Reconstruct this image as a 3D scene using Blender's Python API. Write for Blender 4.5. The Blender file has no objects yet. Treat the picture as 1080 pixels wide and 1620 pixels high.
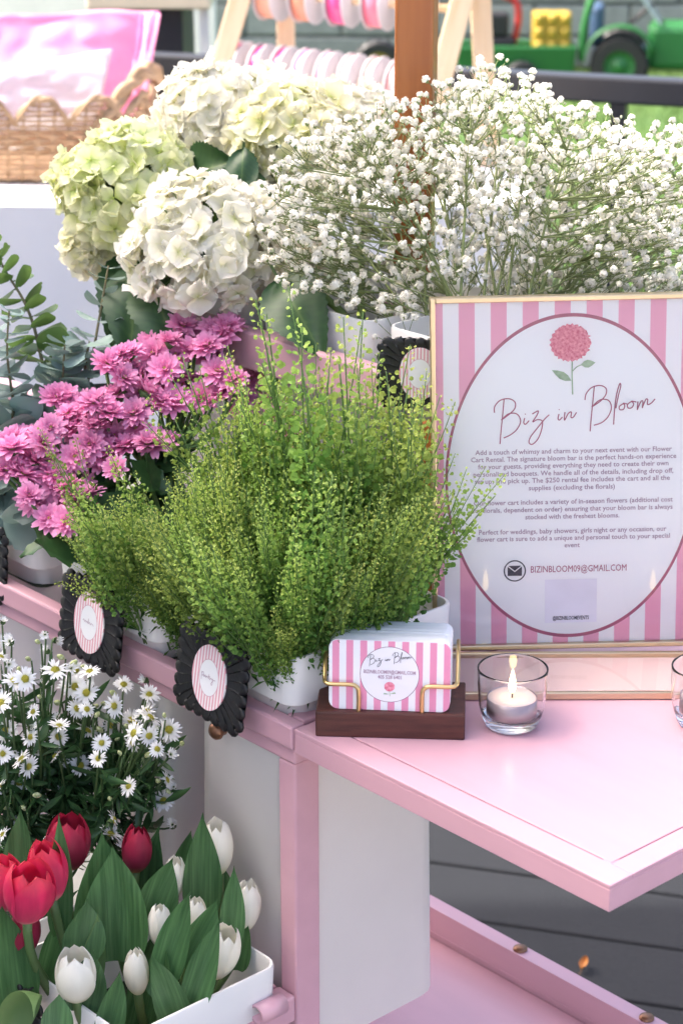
import bpy, math, random
from mathutils import Vector, Matrix, Quaternion, noise
R = math.radians
rnd = random.Random(7)
sc = bpy.context.scene
col = sc.collection

# ------------------------------------------------------------------ camera
FPX, PITCH, CAMZ = 3300.0, R(20), 1.57          # focal length in photo pixels (1080 x 1620)
cd = bpy.data.cameras.new('camera'); cam = bpy.data.objects.new('camera', cd); col.objects.link(cam)
cam.location = (0, 0, CAMZ); cam.rotation_euler = (R(90) - PITCH, 0, 0)
cd.sensor_fit = 'VERTICAL'; cd.sensor_height = 36; cd.lens = FPX / 1620 * 36
cd.clip_start = .05; cd.clip_end = 3000
cd.dof.use_dof = True; cd.dof.focus_distance = 1.62; cd.dof.aperture_fstop = cd.lens / 6.2
sc.camera = cam
# ------------------------------------------------------------------ world, sun, exposure
SUN_EL, SUN_DIR = R(50), Vector((-1, .14, 0)).normalized()     # SUN_DIR: where the sun stands
w = bpy.data.worlds.new('World'); sc.world = w; w.use_nodes = True
nt = w.node_tree; bg = nt.nodes['Background']
sky = nt.nodes.new('ShaderNodeTexSky'); sky.sky_type = 'NISHITA'; sky.sun_disc = False
sky.sun_elevation = SUN_EL; sky.sun_rotation = math.atan2(SUN_DIR.x, SUN_DIR.y)
sky.air_density = .68; sky.dust_density = 7.5; sky.ozone_density = .5
nt.links.new(sky.outputs[0], bg.inputs[0]); bg.inputs[1].default_value = .15
sd = bpy.data.lights.new('sun', 'SUN'); sd.energy = 2.0; sd.angle = R(.6); sd.color = (1, .95, .87)
sun = bpy.data.objects.new('sun', sd); col.objects.link(sun)
sv = Vector((SUN_DIR.x * math.cos(SUN_EL), SUN_DIR.y * math.cos(SUN_EL), math.sin(SUN_EL)))
sun.rotation_euler = sv.to_track_quat('Z', 'Y').to_euler(); sun.location = sv * 20
sc.view_settings.view_transform = 'Standard'; sc.view_settings.look = 'None'
sc.view_settings.exposure = 2.25; sc.view_settings.gamma = 1; sc.view_settings.use_curve_mapping = False
sc.cycles.use_denoising = True; sc.cycles.sample_clamp_indirect = 2.5
sc.cycles.max_bounces = 12; sc.cycles.transparent_max_bounces = 16; sc.cycles.transmission_bounces = 12

# ------------------------------------------------------------------ helpers
FW = Vector((0, math.cos(PITCH), -math.sin(PITCH))); UP = Vector((0, math.sin(PITCH), math.cos(PITCH)))
CAM = Vector((0, 0, CAMZ))
def ray(px, py): return FW * FPX + Vector((px - 540, 0, 0)) - UP * (py - 810)
def at(px, py, Y):
    r = ray(px, py); return CAM + r * (Y / r.y)
def atz(px, py, z):
    r = ray(px, py); return CAM + r * ((z - CAMZ) / r.z)
def lin(h):
    c = [int(h[i:i + 2], 16) / 255 for i in (0, 2, 4)]
    return tuple(x / 12.92 if x <= .04045 else ((x + .055) / 1.055) ** 2.4 for x in c)
def U(a, b): return rnd.uniform(a, b)

class MB:
    def __init__(s): s.v = []; s.f = []; s.c = []
    def add(s, vs, fs, c=1.0):
        n = len(s.v); s.v += [tuple(v) for v in vs]; s.f += [tuple(n + i for i in f) for f in fs]
        s.c += list(c) if isinstance(c, (list, tuple)) else [c] * len(vs)
        return s
    def box(s, a, b, c=1.0):
        (x0, y0, z0), (x1, y1, z1) = a, b
        return s.add([(x0,y0,z0),(x1,y0,z0),(x1,y1,z0),(x0,y1,z0),(x0,y0,z1),(x1,y0,z1),(x1,y1,z1),(x0,y1,z1)],
              [(0,3,2,1),(4,5,6,7),(0,1,5,4),(1,2,6,5),(2,3,7,6),(3,0,4,7)], c)
    def tube(s, pts, rad, n=6, c=1.0, cap=True, closed=False):
        pts = [Vector(p) for p in pts]; m = len(pts)
        rads = rad if isinstance(rad, (list, tuple)) else [rad] * m
        t0 = (pts[1] - pts[0]).normalized()
        x = t0.orthogonal().normalized(); vs = []; cc = []
        for i, p in enumerate(pts):
            if closed: t = (pts[(i + 1) % m] - pts[i - 1]).normalized()
            else: t = (pts[min(i + 1, m - 1)] - pts[max(i - 1, 0)])
            t = t.normalized() if t.length > 1e-9 else t0
            x = (x - t * x.dot(t)); x = x.normalized() if x.length > 1e-6 else t.orthogonal().normalized()
            y = t.cross(x)
            for k in range(n):
                a = 2 * math.pi * k / n
                vs.append(p + (x * math.cos(a) + y * math.sin(a)) * rads[i])
                cc.append(c[i] if isinstance(c, (list, tuple)) else c)
        fs = []
        for i in range(m if closed else m - 1):
            j = (i + 1) % m
            for k in range(n):
                k2 = (k + 1) % n
                fs.append((i * n + k, i * n + k2, j * n + k2, j * n + k))
        if cap and not closed:
            fs.append(tuple(range(n))[::-1]); fs.append(tuple((m - 1) * n + k for k in range(n)))
        return s.add(vs, fs, cc)
    def lathe(s, prof, n=32, c=1.0, axis=None):
        vs = []; fs = []; m = len(prof)
        for r, z in prof:
            for k in range(n):
                a = 2 * math.pi * k / n; vs.append((r * math.cos(a), r * math.sin(a), z))
        for i in range(m - 1):
            for k in range(n):
                k2 = (k + 1) % n; fs.append((i*n+k, i*n+k2, (i+1)*n+k2, (i+1)*n+k))
        if axis is not None: vs = [axis @ Vector(v) for v in vs]
        return s.add(vs, fs, c)
    def sheet(s, f, nu, nv, M=None, cf=None, v0=-1.0, v1=1.0):
        vs = []; cc = []
        for i in range(nu + 1):
            for j in range(nv + 1):
                u = i / nu; v = v0 + (v1 - v0) * j / nv
                p = Vector(f(u, v)); vs.append(M @ p if M is not None else p)
                cc.append(cf(u, v) if cf else 1.0)
        fs = [(i*(nv+1)+j, i*(nv+1)+j+1, (i+1)*(nv+1)+j+1, (i+1)*(nv+1)+j) for i in range(nu) for j in range(nv)]
        return s.add(vs, fs, cc)
    def mesh(s, name, mat, smooth=True):
        me = bpy.data.meshes.new(name); me.from_pydata(s.v, [], s.f); me.update()
        if any(c != 1.0 for c in s.c):
            at_ = me.attributes.new('tone', 'FLOAT', 'POINT'); at_.data.foreach_set('value', s.c)
        if smooth: me.polygons.foreach_set('use_smooth', [True] * len(me.polygons))
        if mat: me.materials.append(mat)
        return me
    def build(s, name, mat, parent=None, smooth=True, M=None, bevel=0):
        return put(name, s.mesh(name, mat, smooth), parent, M, bevel)
def put(name, me, parent=None, M=None, bevel=0):
    o = bpy.data.objects.new(name, me); col.objects.link(o); o.parent = parent
    if M is not None: o.matrix_basis = M
    if bevel:
        m = o.modifiers.new('bevel', 'BEVEL'); m.width = bevel; m.segments = 2; m.limit_method = 'ANGLE'; m.angle_limit = R(40)
    return o
def tag(o, label=None, cat=None, group=None, kind=None):
    if label: o['label'] = label
    if cat: o['category'] = cat
    if group: o['group'] = group
    if kind: o['kind'] = kind
    return o
def thing(name, label, cat, loc=(0, 0, 0), rz=0, group=None):
    o = bpy.data.objects.new(name, None); col.objects.link(o); o.location = loc; o.rotation_euler = (0, 0, rz)
    o.empty_display_size = .02
    return tag(o, label, cat, group)
def TM(loc, rot=None, s=1.0):
    m = Matrix.Translation(loc)
    if rot is not None: m = m @ rot.to_matrix().to_4x4()
    if s != 1.0: m = m @ Matrix.Diagonal((s, s, s, 1)) if not isinstance(s, tuple) else m @ Matrix.Diagonal((*s, 1))
    return m
def facing(n, spin=0): return Vector((0, 0, 1)).rotation_difference(Vector(n).normalized()) @ Quaternion((0, 0, 1), spin)
def lerp(a, b, t): return a + (b - a) * t
def bez(p0, p1, p2, n):
    p0, p1, p2 = Vector(p0), Vector(p1), Vector(p2)
    return [p0 * (1-t)**2 + p1 * 2*t*(1-t) + p2 * t*t for t in [i / n for i in range(n + 1)]]
def crom(P, k=6):
    P = [Vector(p) for p in P]; out = []
    for i in range(len(P) - 1):
        a, b, c, d = P[max(i-1, 0)], P[i], P[i+1], P[min(i+2, len(P)-1)]
        for j in range(k):
            t = j / k
            out.append(.5 * ((2*b) + (c-a)*t + (2*a-5*b+4*c-d)*t*t + (3*b-a-3*c+d)*t**3))
    return out + [P[-1]]

# ------------------------------------------------------------------ materials
def mat(name, c1, c2=None, rough=.5, tone=None, transl=0.0, bump=0, bscale=60, nscale=14, nvar=.12, orand=0.0,
        metal=0.0, coat=0.0, spec=.5, stretch=(1, 1, 1), sss=0.0, ohue=0.0, tcol=None):
    """c1 main colour; tone: colour ramp list read from the 'tone' attribute; noise varies the value by nvar."""
    m = bpy.data.materials.new(name); m.use_nodes = True; n = m.node_tree; N = n.nodes; L = n.links
    b = N['Principled BSDF']; b.inputs['Roughness'].default_value = rough; b.inputs['Metallic'].default_value = metal
    b.inputs['Coat Weight'].default_value = coat; b.inputs['Coat Roughness'].default_value = .12
    b.inputs['Specular IOR Level'].default_value = spec
    tc = N.new('ShaderNodeTexCoord'); mp = N.new('ShaderNodeMapping'); mp.inputs['Scale'].default_value = stretch
    L.new(tc.outputs['Object'], mp.inputs[0])
    ns = N.new('ShaderNodeTexNoise'); ns.inputs['Scale'].default_value = nscale; ns.inputs['Detail'].default_value = 6
    L.new(mp.outputs[0], ns.inputs['Vector'])
    if tone:
        a = N.new('ShaderNodeAttribute'); a.attribute_name = 'tone'
        r = N.new('ShaderNodeValToRGB'); e = r.color_ramp.elements
        e[0].position, e[0].color = tone[0][0], (*tone[0][1], 1); e[1].position, e[1].color = tone[-1][0], (*tone[-1][1], 1)
        for p, cc in tone[1:-1]:
            k = e.new(p); k.color = (*cc, 1)
        L.new(a.outputs['Fac'], r.inputs[0]); src = r.outputs[0]
    elif c2:
        mx = N.new('ShaderNodeMix'); mx.data_type = 'RGBA'
        mr = N.new('ShaderNodeMapRange'); mr.inputs[1].default_value = .35; mr.inputs[2].default_value = .65
        L.new(ns.outputs['Fac'], mr.inputs[0]); L.new(mr.outputs[0], mx.inputs[0])
        mx.inputs[6].default_value = (*c1, 1); mx.inputs[7].default_value = (*c2, 1); src = mx.outputs[2]
    else:
        rgb = N.new('ShaderNodeRGB'); rgb.outputs[0].default_value = (*c1, 1); src = rgb.outputs[0]
    hsv = N.new('ShaderNodeHueSaturation'); L.new(src, hsv.inputs['Color'])
    mr2 = N.new('ShaderNodeMapRange'); mr2.inputs[1].default_value = .25; mr2.inputs[2].default_value = .75
    mr2.inputs[3].default_value = 1 - nvar; mr2.inputs[4].default_value = 1 + nvar; L.new(ns.outputs['Fac'], mr2.inputs[0])
    val = mr2.outputs[0]
    if orand or ohue:
        oi = N.new('ShaderNodeObjectInfo')
        if orand:
            m3 = N.new('ShaderNodeMapRange'); m3.inputs[3].default_value = 1 - orand; m3.inputs[4].default_value = 1 + orand
            L.new(oi.outputs['Random'], m3.inputs[0])
            mu = N.new('ShaderNodeMath'); mu.operation = 'MULTIPLY'; L.new(val, mu.inputs[0]); L.new(m3.outputs[0], mu.inputs[1]); val = mu.outputs[0]
        if ohue:
            w_ = N.new('ShaderNodeTexWhiteNoise'); w_.noise_dimensions = '1D'; L.new(oi.outputs['Random'], w_.inputs['W'])
            m4 = N.new('ShaderNodeMapRange'); m4.inputs[3].default_value = .5 - ohue; m4.inputs[4].default_value = .5 + ohue
            L.new(w_.outputs['Value'], m4.inputs[0]); L.new(m4.outputs[0], hsv.inputs['Hue'])
    L.new(val, hsv.inputs['Value']); L.new(hsv.outputs[0], b.inputs['Base Color'])
    if sss:
        b.inputs['Subsurface Weight'].default_value = sss; b.inputs['Subsurface Radius'].default_value = (1, .8, .6); b.inputs['Subsurface Scale'].default_value = .004
    if bump:
        n2 = N.new('ShaderNodeTexNoise'); n2.inputs['Scale'].default_value = bscale; n2.inputs['Detail'].default_value = 5
        L.new(mp.outputs[0], n2.inputs['Vector'])
        bp = N.new('ShaderNodeBump'); bp.inputs['Strength'].default_value = bump; bp.inputs['Distance'].default_value = .002
        L.new(n2.outputs['Fac'], bp.inputs['Height']); L.new(bp.outputs[0], b.inputs['Normal'])
    if transl:
        t = N.new('ShaderNodeBsdfTranslucent')
        if tcol: t.inputs[0].default_value = (*tcol, 1)
        else: L.new(hsv.outputs[0], t.inputs[0])
        ms = N.new('ShaderNodeMixShader'); ms.inputs[0].default_value = transl
        L.new(b.outputs[0], ms.inputs[1]); L.new(t.outputs[0], ms.inputs[2]); L.new(ms.outputs[0], N['Material Output'].inputs[0])
    return m
def thin_glass(name, tint=(1, 1, 1)):
    m = bpy.data.materials.new(name); m.use_nodes = True; N = m.node_tree.nodes; L = m.node_tree.links
    N.remove(N['Principled BSDF'])
    t = N.new('ShaderNodeBsdfTransparent'); t.inputs[0].default_value = (*tint, 1)
    g = N.new('ShaderNodeBsdfGlossy'); g.inputs['Roughness'].default_value = .03
    f = N.new('ShaderNodeFresnel'); f.inputs[0].default_value = 1.45
    ms = N.new('ShaderNodeMixShader'); L.new(f.outputs[0], ms.inputs[0]); L.new(t.outputs[0], ms.inputs[1]); L.new(g.outputs[0], ms.inputs[2])
    L.new(ms.outputs[0], N['Material Output'].inputs[0]); return m
def solid_glass(name):
    m = bpy.data.materials.new(name); m.use_nodes = True; N = m.node_tree.nodes; b = N['Principled BSDF']
    b.inputs['Base Color'].default_value = (.97, .985, .985, 1); b.inputs['Roughness'].default_value = .0
    b.inputs['Transmission Weight'].default_value = 1; b.inputs['IOR'].default_value = 1.48; return m
def glow(name, c, s):
    m = bpy.data.materials.new(name); m.use_nodes = True; N = m.node_tree.nodes; N.remove(N['Principled BSDF'])
    e = N.new('ShaderNodeEmission'); e.inputs[0].default_value = (*c, 1); e.inputs[1].default_value = s
    m.node_tree.links.new(e.outputs[0], N['Material Output'].inputs[0]); return m
def print_mat(name, period, phase, centre, axes, ring, paper, stripe, ringc, inner=None, rough=.35, duty=.5):
    """printed paper: upright stripes outside an ellipse with a drawn ring; object coordinates in metres"""
    m = bpy.data.materials.new(name); m.use_nodes = True; N = m.node_tree.nodes; L = m.node_tree.links
    b = N['Principled BSDF']; b.inputs['Roughness'].default_value = rough
    tc = N.new('ShaderNodeTexCoord'); sx = N.new('ShaderNodeSeparateXYZ'); L.new(tc.outputs['Object'], sx.inputs[0])
    def M(op, a, b_=None, clamp=False):
        k = N.new('ShaderNodeMath'); k.operation = op; k.use_clamp = clamp
        for i, x in enumerate((a, b_)):
            if x is None: continue
            if isinstance(x, (int, float)): k.inputs[i].default_value = x
            else: L.new(x, k.inputs[i])
        return k.outputs[0]
    fr = M('FRACT', M('DIVIDE', M('ADD', sx.outputs[0], phase + period * 50), period))
    st = M('LESS_THAN', fr, duty)
    dx = M('DIVIDE', M('SUBTRACT', sx.outputs[0], centre[0]), axes[0]); dy = M('DIVIDE', M('SUBTRACT', sx.outputs[1], centre[1]), axes[1])
    d = M('SQRT', M('ADD', M('MULTIPLY', dx, dx), M('MULTIPLY', dy, dy)))
    rg = M('LESS_THAN', M('ABSOLUTE', M('SUBTRACT', d, 1)), ring / axes[0] / 2); ins = M('LESS_THAN', d, 1)
    def mix(f, a, b_):
        k = N.new('ShaderNodeMix'); k.data_type = 'RGBA'; L.new(f, k.inputs[0])
        for i, x in ((6, a), (7, b_)):
            if isinstance(x, tuple): k.inputs[i].default_value = (*x, 1)
            else: L.new(x, k.inputs[i])
        return k.outputs[2]
    c = mix(st, paper, stripe); c = mix(ins, c, inner or paper); c = mix(rg, c, ringc)
    L.new(c, b.inputs['Base Color']); return m

PINK = mat('pink_paint', (.64, .37, .43), rough=.36, nvar=.045, nscale=9, bump=.05, bscale=180, coat=.16, stretch=(1, 5, 5))
PLASTIC = mat('white_plastic', (.81, .795, .77), rough=.38, nvar=.03, bump=.04, bscale=120)
BLACK = mat('black_board', (.008, .008, .009), rough=.42, nvar=.3, nscale=60, bump=.25, bscale=160)
BRASS = mat('brass', (.72, .52, .24), rough=.28, metal=1, nvar=.06)
GOLD = mat('gold_frame', (.62, .50, .33), rough=.3, metal=1, nvar=.08)
WALNUT = mat('walnut', lin('5a3026'), lin('3d1e17'), rough=.5, stretch=(1.5, 14, 14), nscale=16, nvar=.15, bump=.15, bscale=90)
POSTWOOD = mat('stained_wood', lin('a8642f'), lin('8f5024'), rough=.42, stretch=(30, 30, 1.2), nscale=3, nvar=.1, coat=.2)
PINE = mat('pine', lin('e8cfae'), lin('d6b68e'), rough=.55, stretch=(20, 20, 1.4), nscale=4, nvar=.08)
DECK = mat('composite_deck', lin('2a2c31'), lin('1f2125'), rough=.8, spec=.22, stretch=(1.2, 26, 26), nscale=9, nvar=.34, bump=.8, bscale=60)
SOIL = mat('dark_foam', (.015, .025, .012), rough=.9, nvar=.4, nscale=60, bump=.5)
RUST = mat('bronze_bolt', (.25, .13, .08), rough=.35, metal=.9, nvar=.3, nscale=90)
RAILBLACK = mat('black_metal', (.012, .013, .018), rough=.38, nvar=.15)

# ------------------------------------------------------------------ the setting
s = MB(); s.add([(-700, 4.9, -.3), (700, 4.9, -.3), (700, 900, -.3), (-700, 900, -.3)], [(0, 1, 2, 3)])
LAWN = mat('lawn', (.055, .115, .014), (.03, .075, .01), rough=.9, nscale=1.3, nvar=.25, bump=.6, bscale=40)
tag(s.build('lawn', LAWN, None, False), kind='structure')
s = MB(); s.add([(-700, -700, -.32), (700, -700, -.32), (700, 4.9, -.32), (-700, 4.9, -.32)], [(0, 1, 2, 3)])
BOUNCE = mat('pale_bounce_ground', (.40, .385, .36), rough=.9, nscale=3, nvar=.12, bump=.4, bscale=20)  # unseen ground behind the camera, made pale to bounce fill light forward
tag(s.build('bounce_ground', BOUNCE, None, False), kind='structure')
# deck boards, each a part
deck = bpy.data.objects.new('deck', None); col.objects.link(deck); tag(deck, kind='structure')
deck.location = (0, 2.4, 0); deck.rotation_euler = (0, 0, R(-15.5))
s = MB(); s.box((-3.6, -.0705, -.024), (3.6, .0705, 0)); pm = s.mesh('plank', DECK, False)
for i in range(-14, 17):
    put('plank', pm, deck, TM((U(-.15, .15), i * .147 + .03, U(-.0012, .0012)), Quaternion((0, 0, 1), R(180) * (i % 2))), bevel=.004)
s = MB()
for k in range(-3, 4): s.box((k * 1.1 - .03, -2.0, -.2), (k * 1.1 + .03, 2.6, -.027))
s.build('joist', mat('joist_wood', (.03, .022, .016), rough=.9), deck, False)
# grass blades
s = MB()
for i in range(16000):
    Y = 5.3 + 8 * rnd.random() ** 1.4; X = U(-.1, .19) * Y if rnd.random() < .8 else U(-.2, .2) * Y
    h = U(.03, .08); a = U(0, 6.28); dx, dy = math.cos(a) * .004, math.sin(a) * .004; lx, ly = U(-.03, .03), U(-.03, .03); t = U(0, 1)
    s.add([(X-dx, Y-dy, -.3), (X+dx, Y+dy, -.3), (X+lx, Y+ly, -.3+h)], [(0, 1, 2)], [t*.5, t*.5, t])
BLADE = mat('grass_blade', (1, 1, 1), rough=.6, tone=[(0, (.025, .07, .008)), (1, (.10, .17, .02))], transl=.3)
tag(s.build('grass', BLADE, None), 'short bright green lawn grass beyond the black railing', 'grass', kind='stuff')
# grey block wall behind the lawn
STONE = mat('grey_block', lin('8f9693'), lin('767c7a'), rough=.9, nscale=9, nvar=.15, orand=.12, bump=.6, bscale=30)
wall = thing('garden_wall', 'grey concrete block wall at the far end of the lawn', 'wall', (0, 13.4, -.3))
s = MB(); s.box((-.295, -.1, .006), (.295, .1, .192)); bm_ = s.mesh('block', STONE, False)
for r_ in range(9):
    for c_ in range(-13, 14):
        put('block', bm_, wall, TM((c_ * .6 + (.3 if r_ % 2 else 0), U(-.006, .006), r_ * .2)), bevel=.012)
s = MB(); s.box((-8.0, -.06, 0), (8.0, .08, 1.79)); s.build('mortar', mat('mortar', lin('6c6f6d'), rough=.95), wall, False)
# unseen building added left of the frame to keep sun off deck and cart
SIDING = mat('cream_siding', (.72, .70, .66), rough=.7, nvar=.05)
shade_house = thing('shade_house', 'unseen cream sided building added left of the deck to cast shade over it', 'shade_house', (-4.6, -1.6, -.3))
s = MB(); s.box((-2.2, -4.6, 0), (1.5, 4.5, 5.0)); s.build('wall', SIDING, shade_house, False)
s = MB(); s.add([(-2.6,-4.9,4.98),(1.9,-4.9,4.98),(1.9,4.8,4.98),(-2.6,4.8,4.98),(-.35,-4.9,6.0),(-.35,4.8,6.0)], [(0,3,2,1),(0,1,4),(2,3,5),(1,2,5,4),(3,0,4,5)]); s.build('roof', mat('roof_shingle', (.08,.08,.085), rough=.9, nscale=20, nvar=.3), shade_house, False)
s = MB(); s.box((1.501, -1.5, .3), (1.53, -.5, 2.4)); s.build('door', mat('door_paint', (.5,.2,.22), rough=.4), shade_house, False)
# white boarded shed wall, upper left
WHITEP = mat('white_boards', (.8, .8, .76), rough=.6, nvar=.05)
shed = thing('shed', 'white boarded shed wall at the top left corner', 'shed', at(30, 0, 7.4) * 1.0)
shed.location.z = -.3
for k in range(9):
    s = MB(); s.box((-1.3, 0, k * .2), (.58, .03, k * .2 + .19)); s.build('board', WHITEP, shed, False, bevel=.008)
s = MB(); s.box((.59, -.02, 0), (.68, .05, 1.85)); s.build('corner_post', WHITEP, shed, False, bevel=.006)
# ------------------------------------------------------------------ the flower cart
ZS = .88
O = atz(465, 1153, ZS); O.z = 0
CR = R(-47.8)
CM = Matrix.Translation(O) @ Matrix.Rotation(CR, 4, 'Z')       # cart frame: x along the front to the right, y to the back
def cw(x, y, z): return CM @ Vector((x, y, z))
cart = thing('flower_cart', 'pink painted tiered flower cart with a fold-out side shelf', 'cart', O, CR)
def part(name, boxes, m=PINK, bevel=.0022, parent=cart):
    s = MB()
    for a, b in boxes: s.box(a, b)
    return s.build(name, m, parent, False, bevel=bevel)
part('front_rail', [((-1.0, 0, .86), (-.0022, .014, ZS))])
part('rail_flange', [((-1.0, .004, .846), (-.004, .019, .8594))])
part('leg', [((-.0255, .0055, 0), (-.006, .031, .8455))])
part('leg', [((-.99, .0055, 0), (-.97, .031, .8455))])
part('leg', [((-.30, .33, 0), (-.28, .352, 1.069))])
part('leg', [((-.44, .33, 0), (-.42, .352, 1.069))])
part('leg', [((-.99, .33, 0), (-.97, .352, .8595))])
part('middle_back_rail', [((-1.0, .352, .86), (-.03, .37, .879))])
part('back_rail', [((-.45, .352, 1.07), (-.03, .37, 1.098))])
part('upper_rail', [((-.45, .186, 1.066), (-.098, .204, 1.10))])
part('tier_divider', [((-1.0, .19, .86), (-.03, .204, .879))])
part('end_rail', [((-.026, .0145, .862), (-.006, .35, .8793))])
part('side_shelf', [((.0005, 0, .86), (.312, .38, .8765)),
     ((.0005, 0, .8767), (.312, .0222, ZS)), ((.2938, .0224, .8767), (.312, .38, ZS)),
     ((.0005, .0236, .8767), (.2926, .38, ZS)), ((.286, .0222, .8767), (.2937, .0236, .8798)), ((.2926, .0224, .8767), (.2938, .031, .8798))], bevel=.0007)
part('shelf_bracket', [((.02, .2, .80), (.035, .215, .859))])
# lower tray with its lip
part('lower_tray', [((-.95, .02, .462), (.16, .344, .47))], bevel=.001)
part('tray_lip', [((-.95, .3455, .455), (.16, .362, .502)), ((-.95, .3445, .4745), (.16, .3454, .4762))], bevel=.0015)
part('tray_rail', [((-.95, .005, .45), (-.03, .019, .485))])
for bx_ in (-.085, .07):
    s = MB(); s.lathe([(0, .0035), (.004, .0032), (.0065, .0018), (.007, 0), (.007, -.002)], 14); s.build('bolt', RUST, cart, True, TM((bx_, .354, .5025)))
# lower front tier
part('lower_front_rail', [((-1.0, -.196, .618), (-.004, -.182, .642))])
part('lower_side_rail', [((-.026, -.181, .618), (-.006, .0045, .642))])
part('lower_back_rail', [((-1.0, -.012, .618), (-.027, .0035, .642))])
part('lower_tier_leg', [((-.0255, -.1805, 0), (-.006, -.16, .6175))])
s = MB(); s.lathe([(.0062, 0), (.0085, 0), (.0085, .026), (.0062, .026), (.0062, 0)], 20)
s.build('hinge_tube', PINK, cart, True, TM((.006, -.02, .652), Quaternion((1, 0, 0), R(90))))
s = MB(); s.box((-.008, -.034, .6425), (.003, -.022, .650)); s.build('hinge_plate', PINK, cart, False, bevel=.001)
# wooden mast and canopy, wooden upright below the upper tier
mast_p = CM.inverted() @ at(656, 250, 1.9)
for mx_, my_ in ((mast_p.x, mast_p.y),):
    s = MB(); s.box((-.0175, -.0175, 1.05), (.0175, .0175, 2.12)); s.build('mast', POSTWOOD, cart, False, TM((mx_, my_, 0), Quaternion((0, 0, 1), R(38))), bevel=.003)
part('upright', [((-.068, .192, .8795), (-.034, .222, 1.0655))], POSTWOOD, .002)
s = MB(); s.lathe([(.03, 0), (.03, .012), (.012, .02), (.02, .035), (.016, .055), (0, .065)], 16); s.build('finial', POSTWOOD, cart, True, TM((mast_p.x, mast_p.y, 2.121)))

# ------------------------------------------------------------------ tall white bins
def rrect(x0, x1, y0, y1, r, n=4):
    out = []
    for cx, cy, a0 in ((x1-r, y1-r, 0), (x0+r, y1-r, 90), (x0+r, y0+r, 180), (x1-r, y0+r, 270)):
        for k in range(n + 1):
            a = R(a0 + 90 * k / n); out.append((cx + r * math.cos(a), cy + r * math.sin(a)))
    return out
def make_bin(lx, ly, H=.36, rim=.040, taper=-.003):
    # local: centre of the rim top at origin
    hx, hy = lx / 2, ly / 2
    lev = [(-H, taper + .012, .020), (-H + .004, taper + .008, .022), (-rim - .004, .0095, .022), (-rim, .006, .020), (-rim, .0012, .014),
           (-.002, 0, .014), (0, .0008, .013), (0, .0026, .012), (-.003, .0034, .012), (-rim + .004, .0046, .012), (-rim - .008, .0125, .012), (-H + .006, taper + .014, .012)]
    s = MB(); n = 20; vs = []
    for z, d, r in lev:
        for x, y in rrect(-hx + d, hx - d, -hy + d, hy - d, r, 4): vs.append((x, y, z))
    fs = [(i*n+k, i*n+(k+1)%n, (i+1)*n+(k+1)%n, (i+1)*n+k) for i in range(len(lev)-1) for k in range(n)]
    fs.append(tuple(range(n))[::-1]); s.add(vs, fs)
    f = MB(); d, r = .0065, .012; p = rrect(-hx + d, hx - d, -hy + d, hy - d, r, 4)
    f.add([(x, y, -.06 ) for x, y in p], [tuple(range(20))])
    return s, f
binproto = {}
def flower_bin(x, y, z, label, lx=.142, ly=.156, H=.36, rot=0):
    key = (lx, ly, H)
    if key not in binproto:
        a, b = make_bin(lx, ly, H); binproto[key] = (a.mesh('shell', PLASTIC), b.mesh('filling', SOIL))
    p = cw(x, y, z); t = thing('flower_bin', label, 'bin', p - Vector((0, 0, H)), CR + rot, 'white bins on the cart')
    a, b = binproto[key]
    o = put('shell', a, t, TM((0, 0, H))); m = o.modifiers.new('edge', 'EDGE_SPLIT'); m.split_angle = R(50)
    put('filling', b, t, TM((0, 0, H)))
    return t
RZ = .932
flower_bin(-.077, .091, RZ, 'white bin of green seed-pod sprigs beside the business cards', .142, .174)
flower_bin(-.240, .080, RZ, 'white bin of pink chrysanthemums with a black tag')
flower_bin(-.440, .100, RZ, 'white bin of eucalyptus at the left edge on the middle rail')
flower_bin(-.074, -.092, .684, 'white bin of red and white tulips at the bottom left', .152, .150)
flower_bin(-.252, -.092, .684, 'white bin of white asters behind the tulips', .152, .150)
URZ = 1.130
UX, UY = -.129, .205
flower_bin(UX + .045, UY + .076, URZ, 'white upper bin of baby\'s breath behind the framed sign', .088, .140)
flower_bin(UX - .084, UY + .08, URZ, 'white upper bin of hydrangeas beside the baby\'s breath', )
flower_bin(UX - .242, UY + .08, URZ, 'white upper bin of hydrangeas, second from the baby\'s breath')

# ------------------------------------------------------------------ lettering helpers
def text_mesh(body, mat_, width=None, height=None, bold=0.0):
    cu = bpy.data.curves.new('txt', 'FONT'); cu.body = body; cu.size = 1; cu.offset = bold; cu.resolution_u = 2
    o = bpy.data.objects.new('txt', cu); col.objects.link(o)
    dg = bpy.context.evaluated_depsgraph_get(); me = bpy.data.meshes.new_from_object(o.evaluated_get(dg))
    bpy.data.objects.remove(o); bpy.data.curves.remove(cu)
    xs = [v.co.x for v in me.vertices]; x0, x1 = min(xs), max(xs)
    for v in me.vertices: v.co.x -= (x0 + x1) / 2
    me.materials.clear(); me.materials.append(mat_)
    return me, x1 - x0
def stroke(P, wid, k=6):
    """flat ribbon along a smoothed 2-D polyline"""
    Q = crom([(x, y, 0) for x, y in P], k); s = MB(); vs = []
    for i, p in enumerate(Q):
        t = (Q[min(i+1, len(Q)-1)] - Q[max(i-1, 0)]); t = t.normalized() if t.length > 1e-9 else Vector((1, 0, 0))
        nrm = Vector((-t.y, t.x, 0)) * wid / 2; vs += [p + nrm, p - nrm]
    return vs, [(2*i, 2*i+1, 2*i+3, 2*i+2) for i in range(len(Q)-1)]
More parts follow.
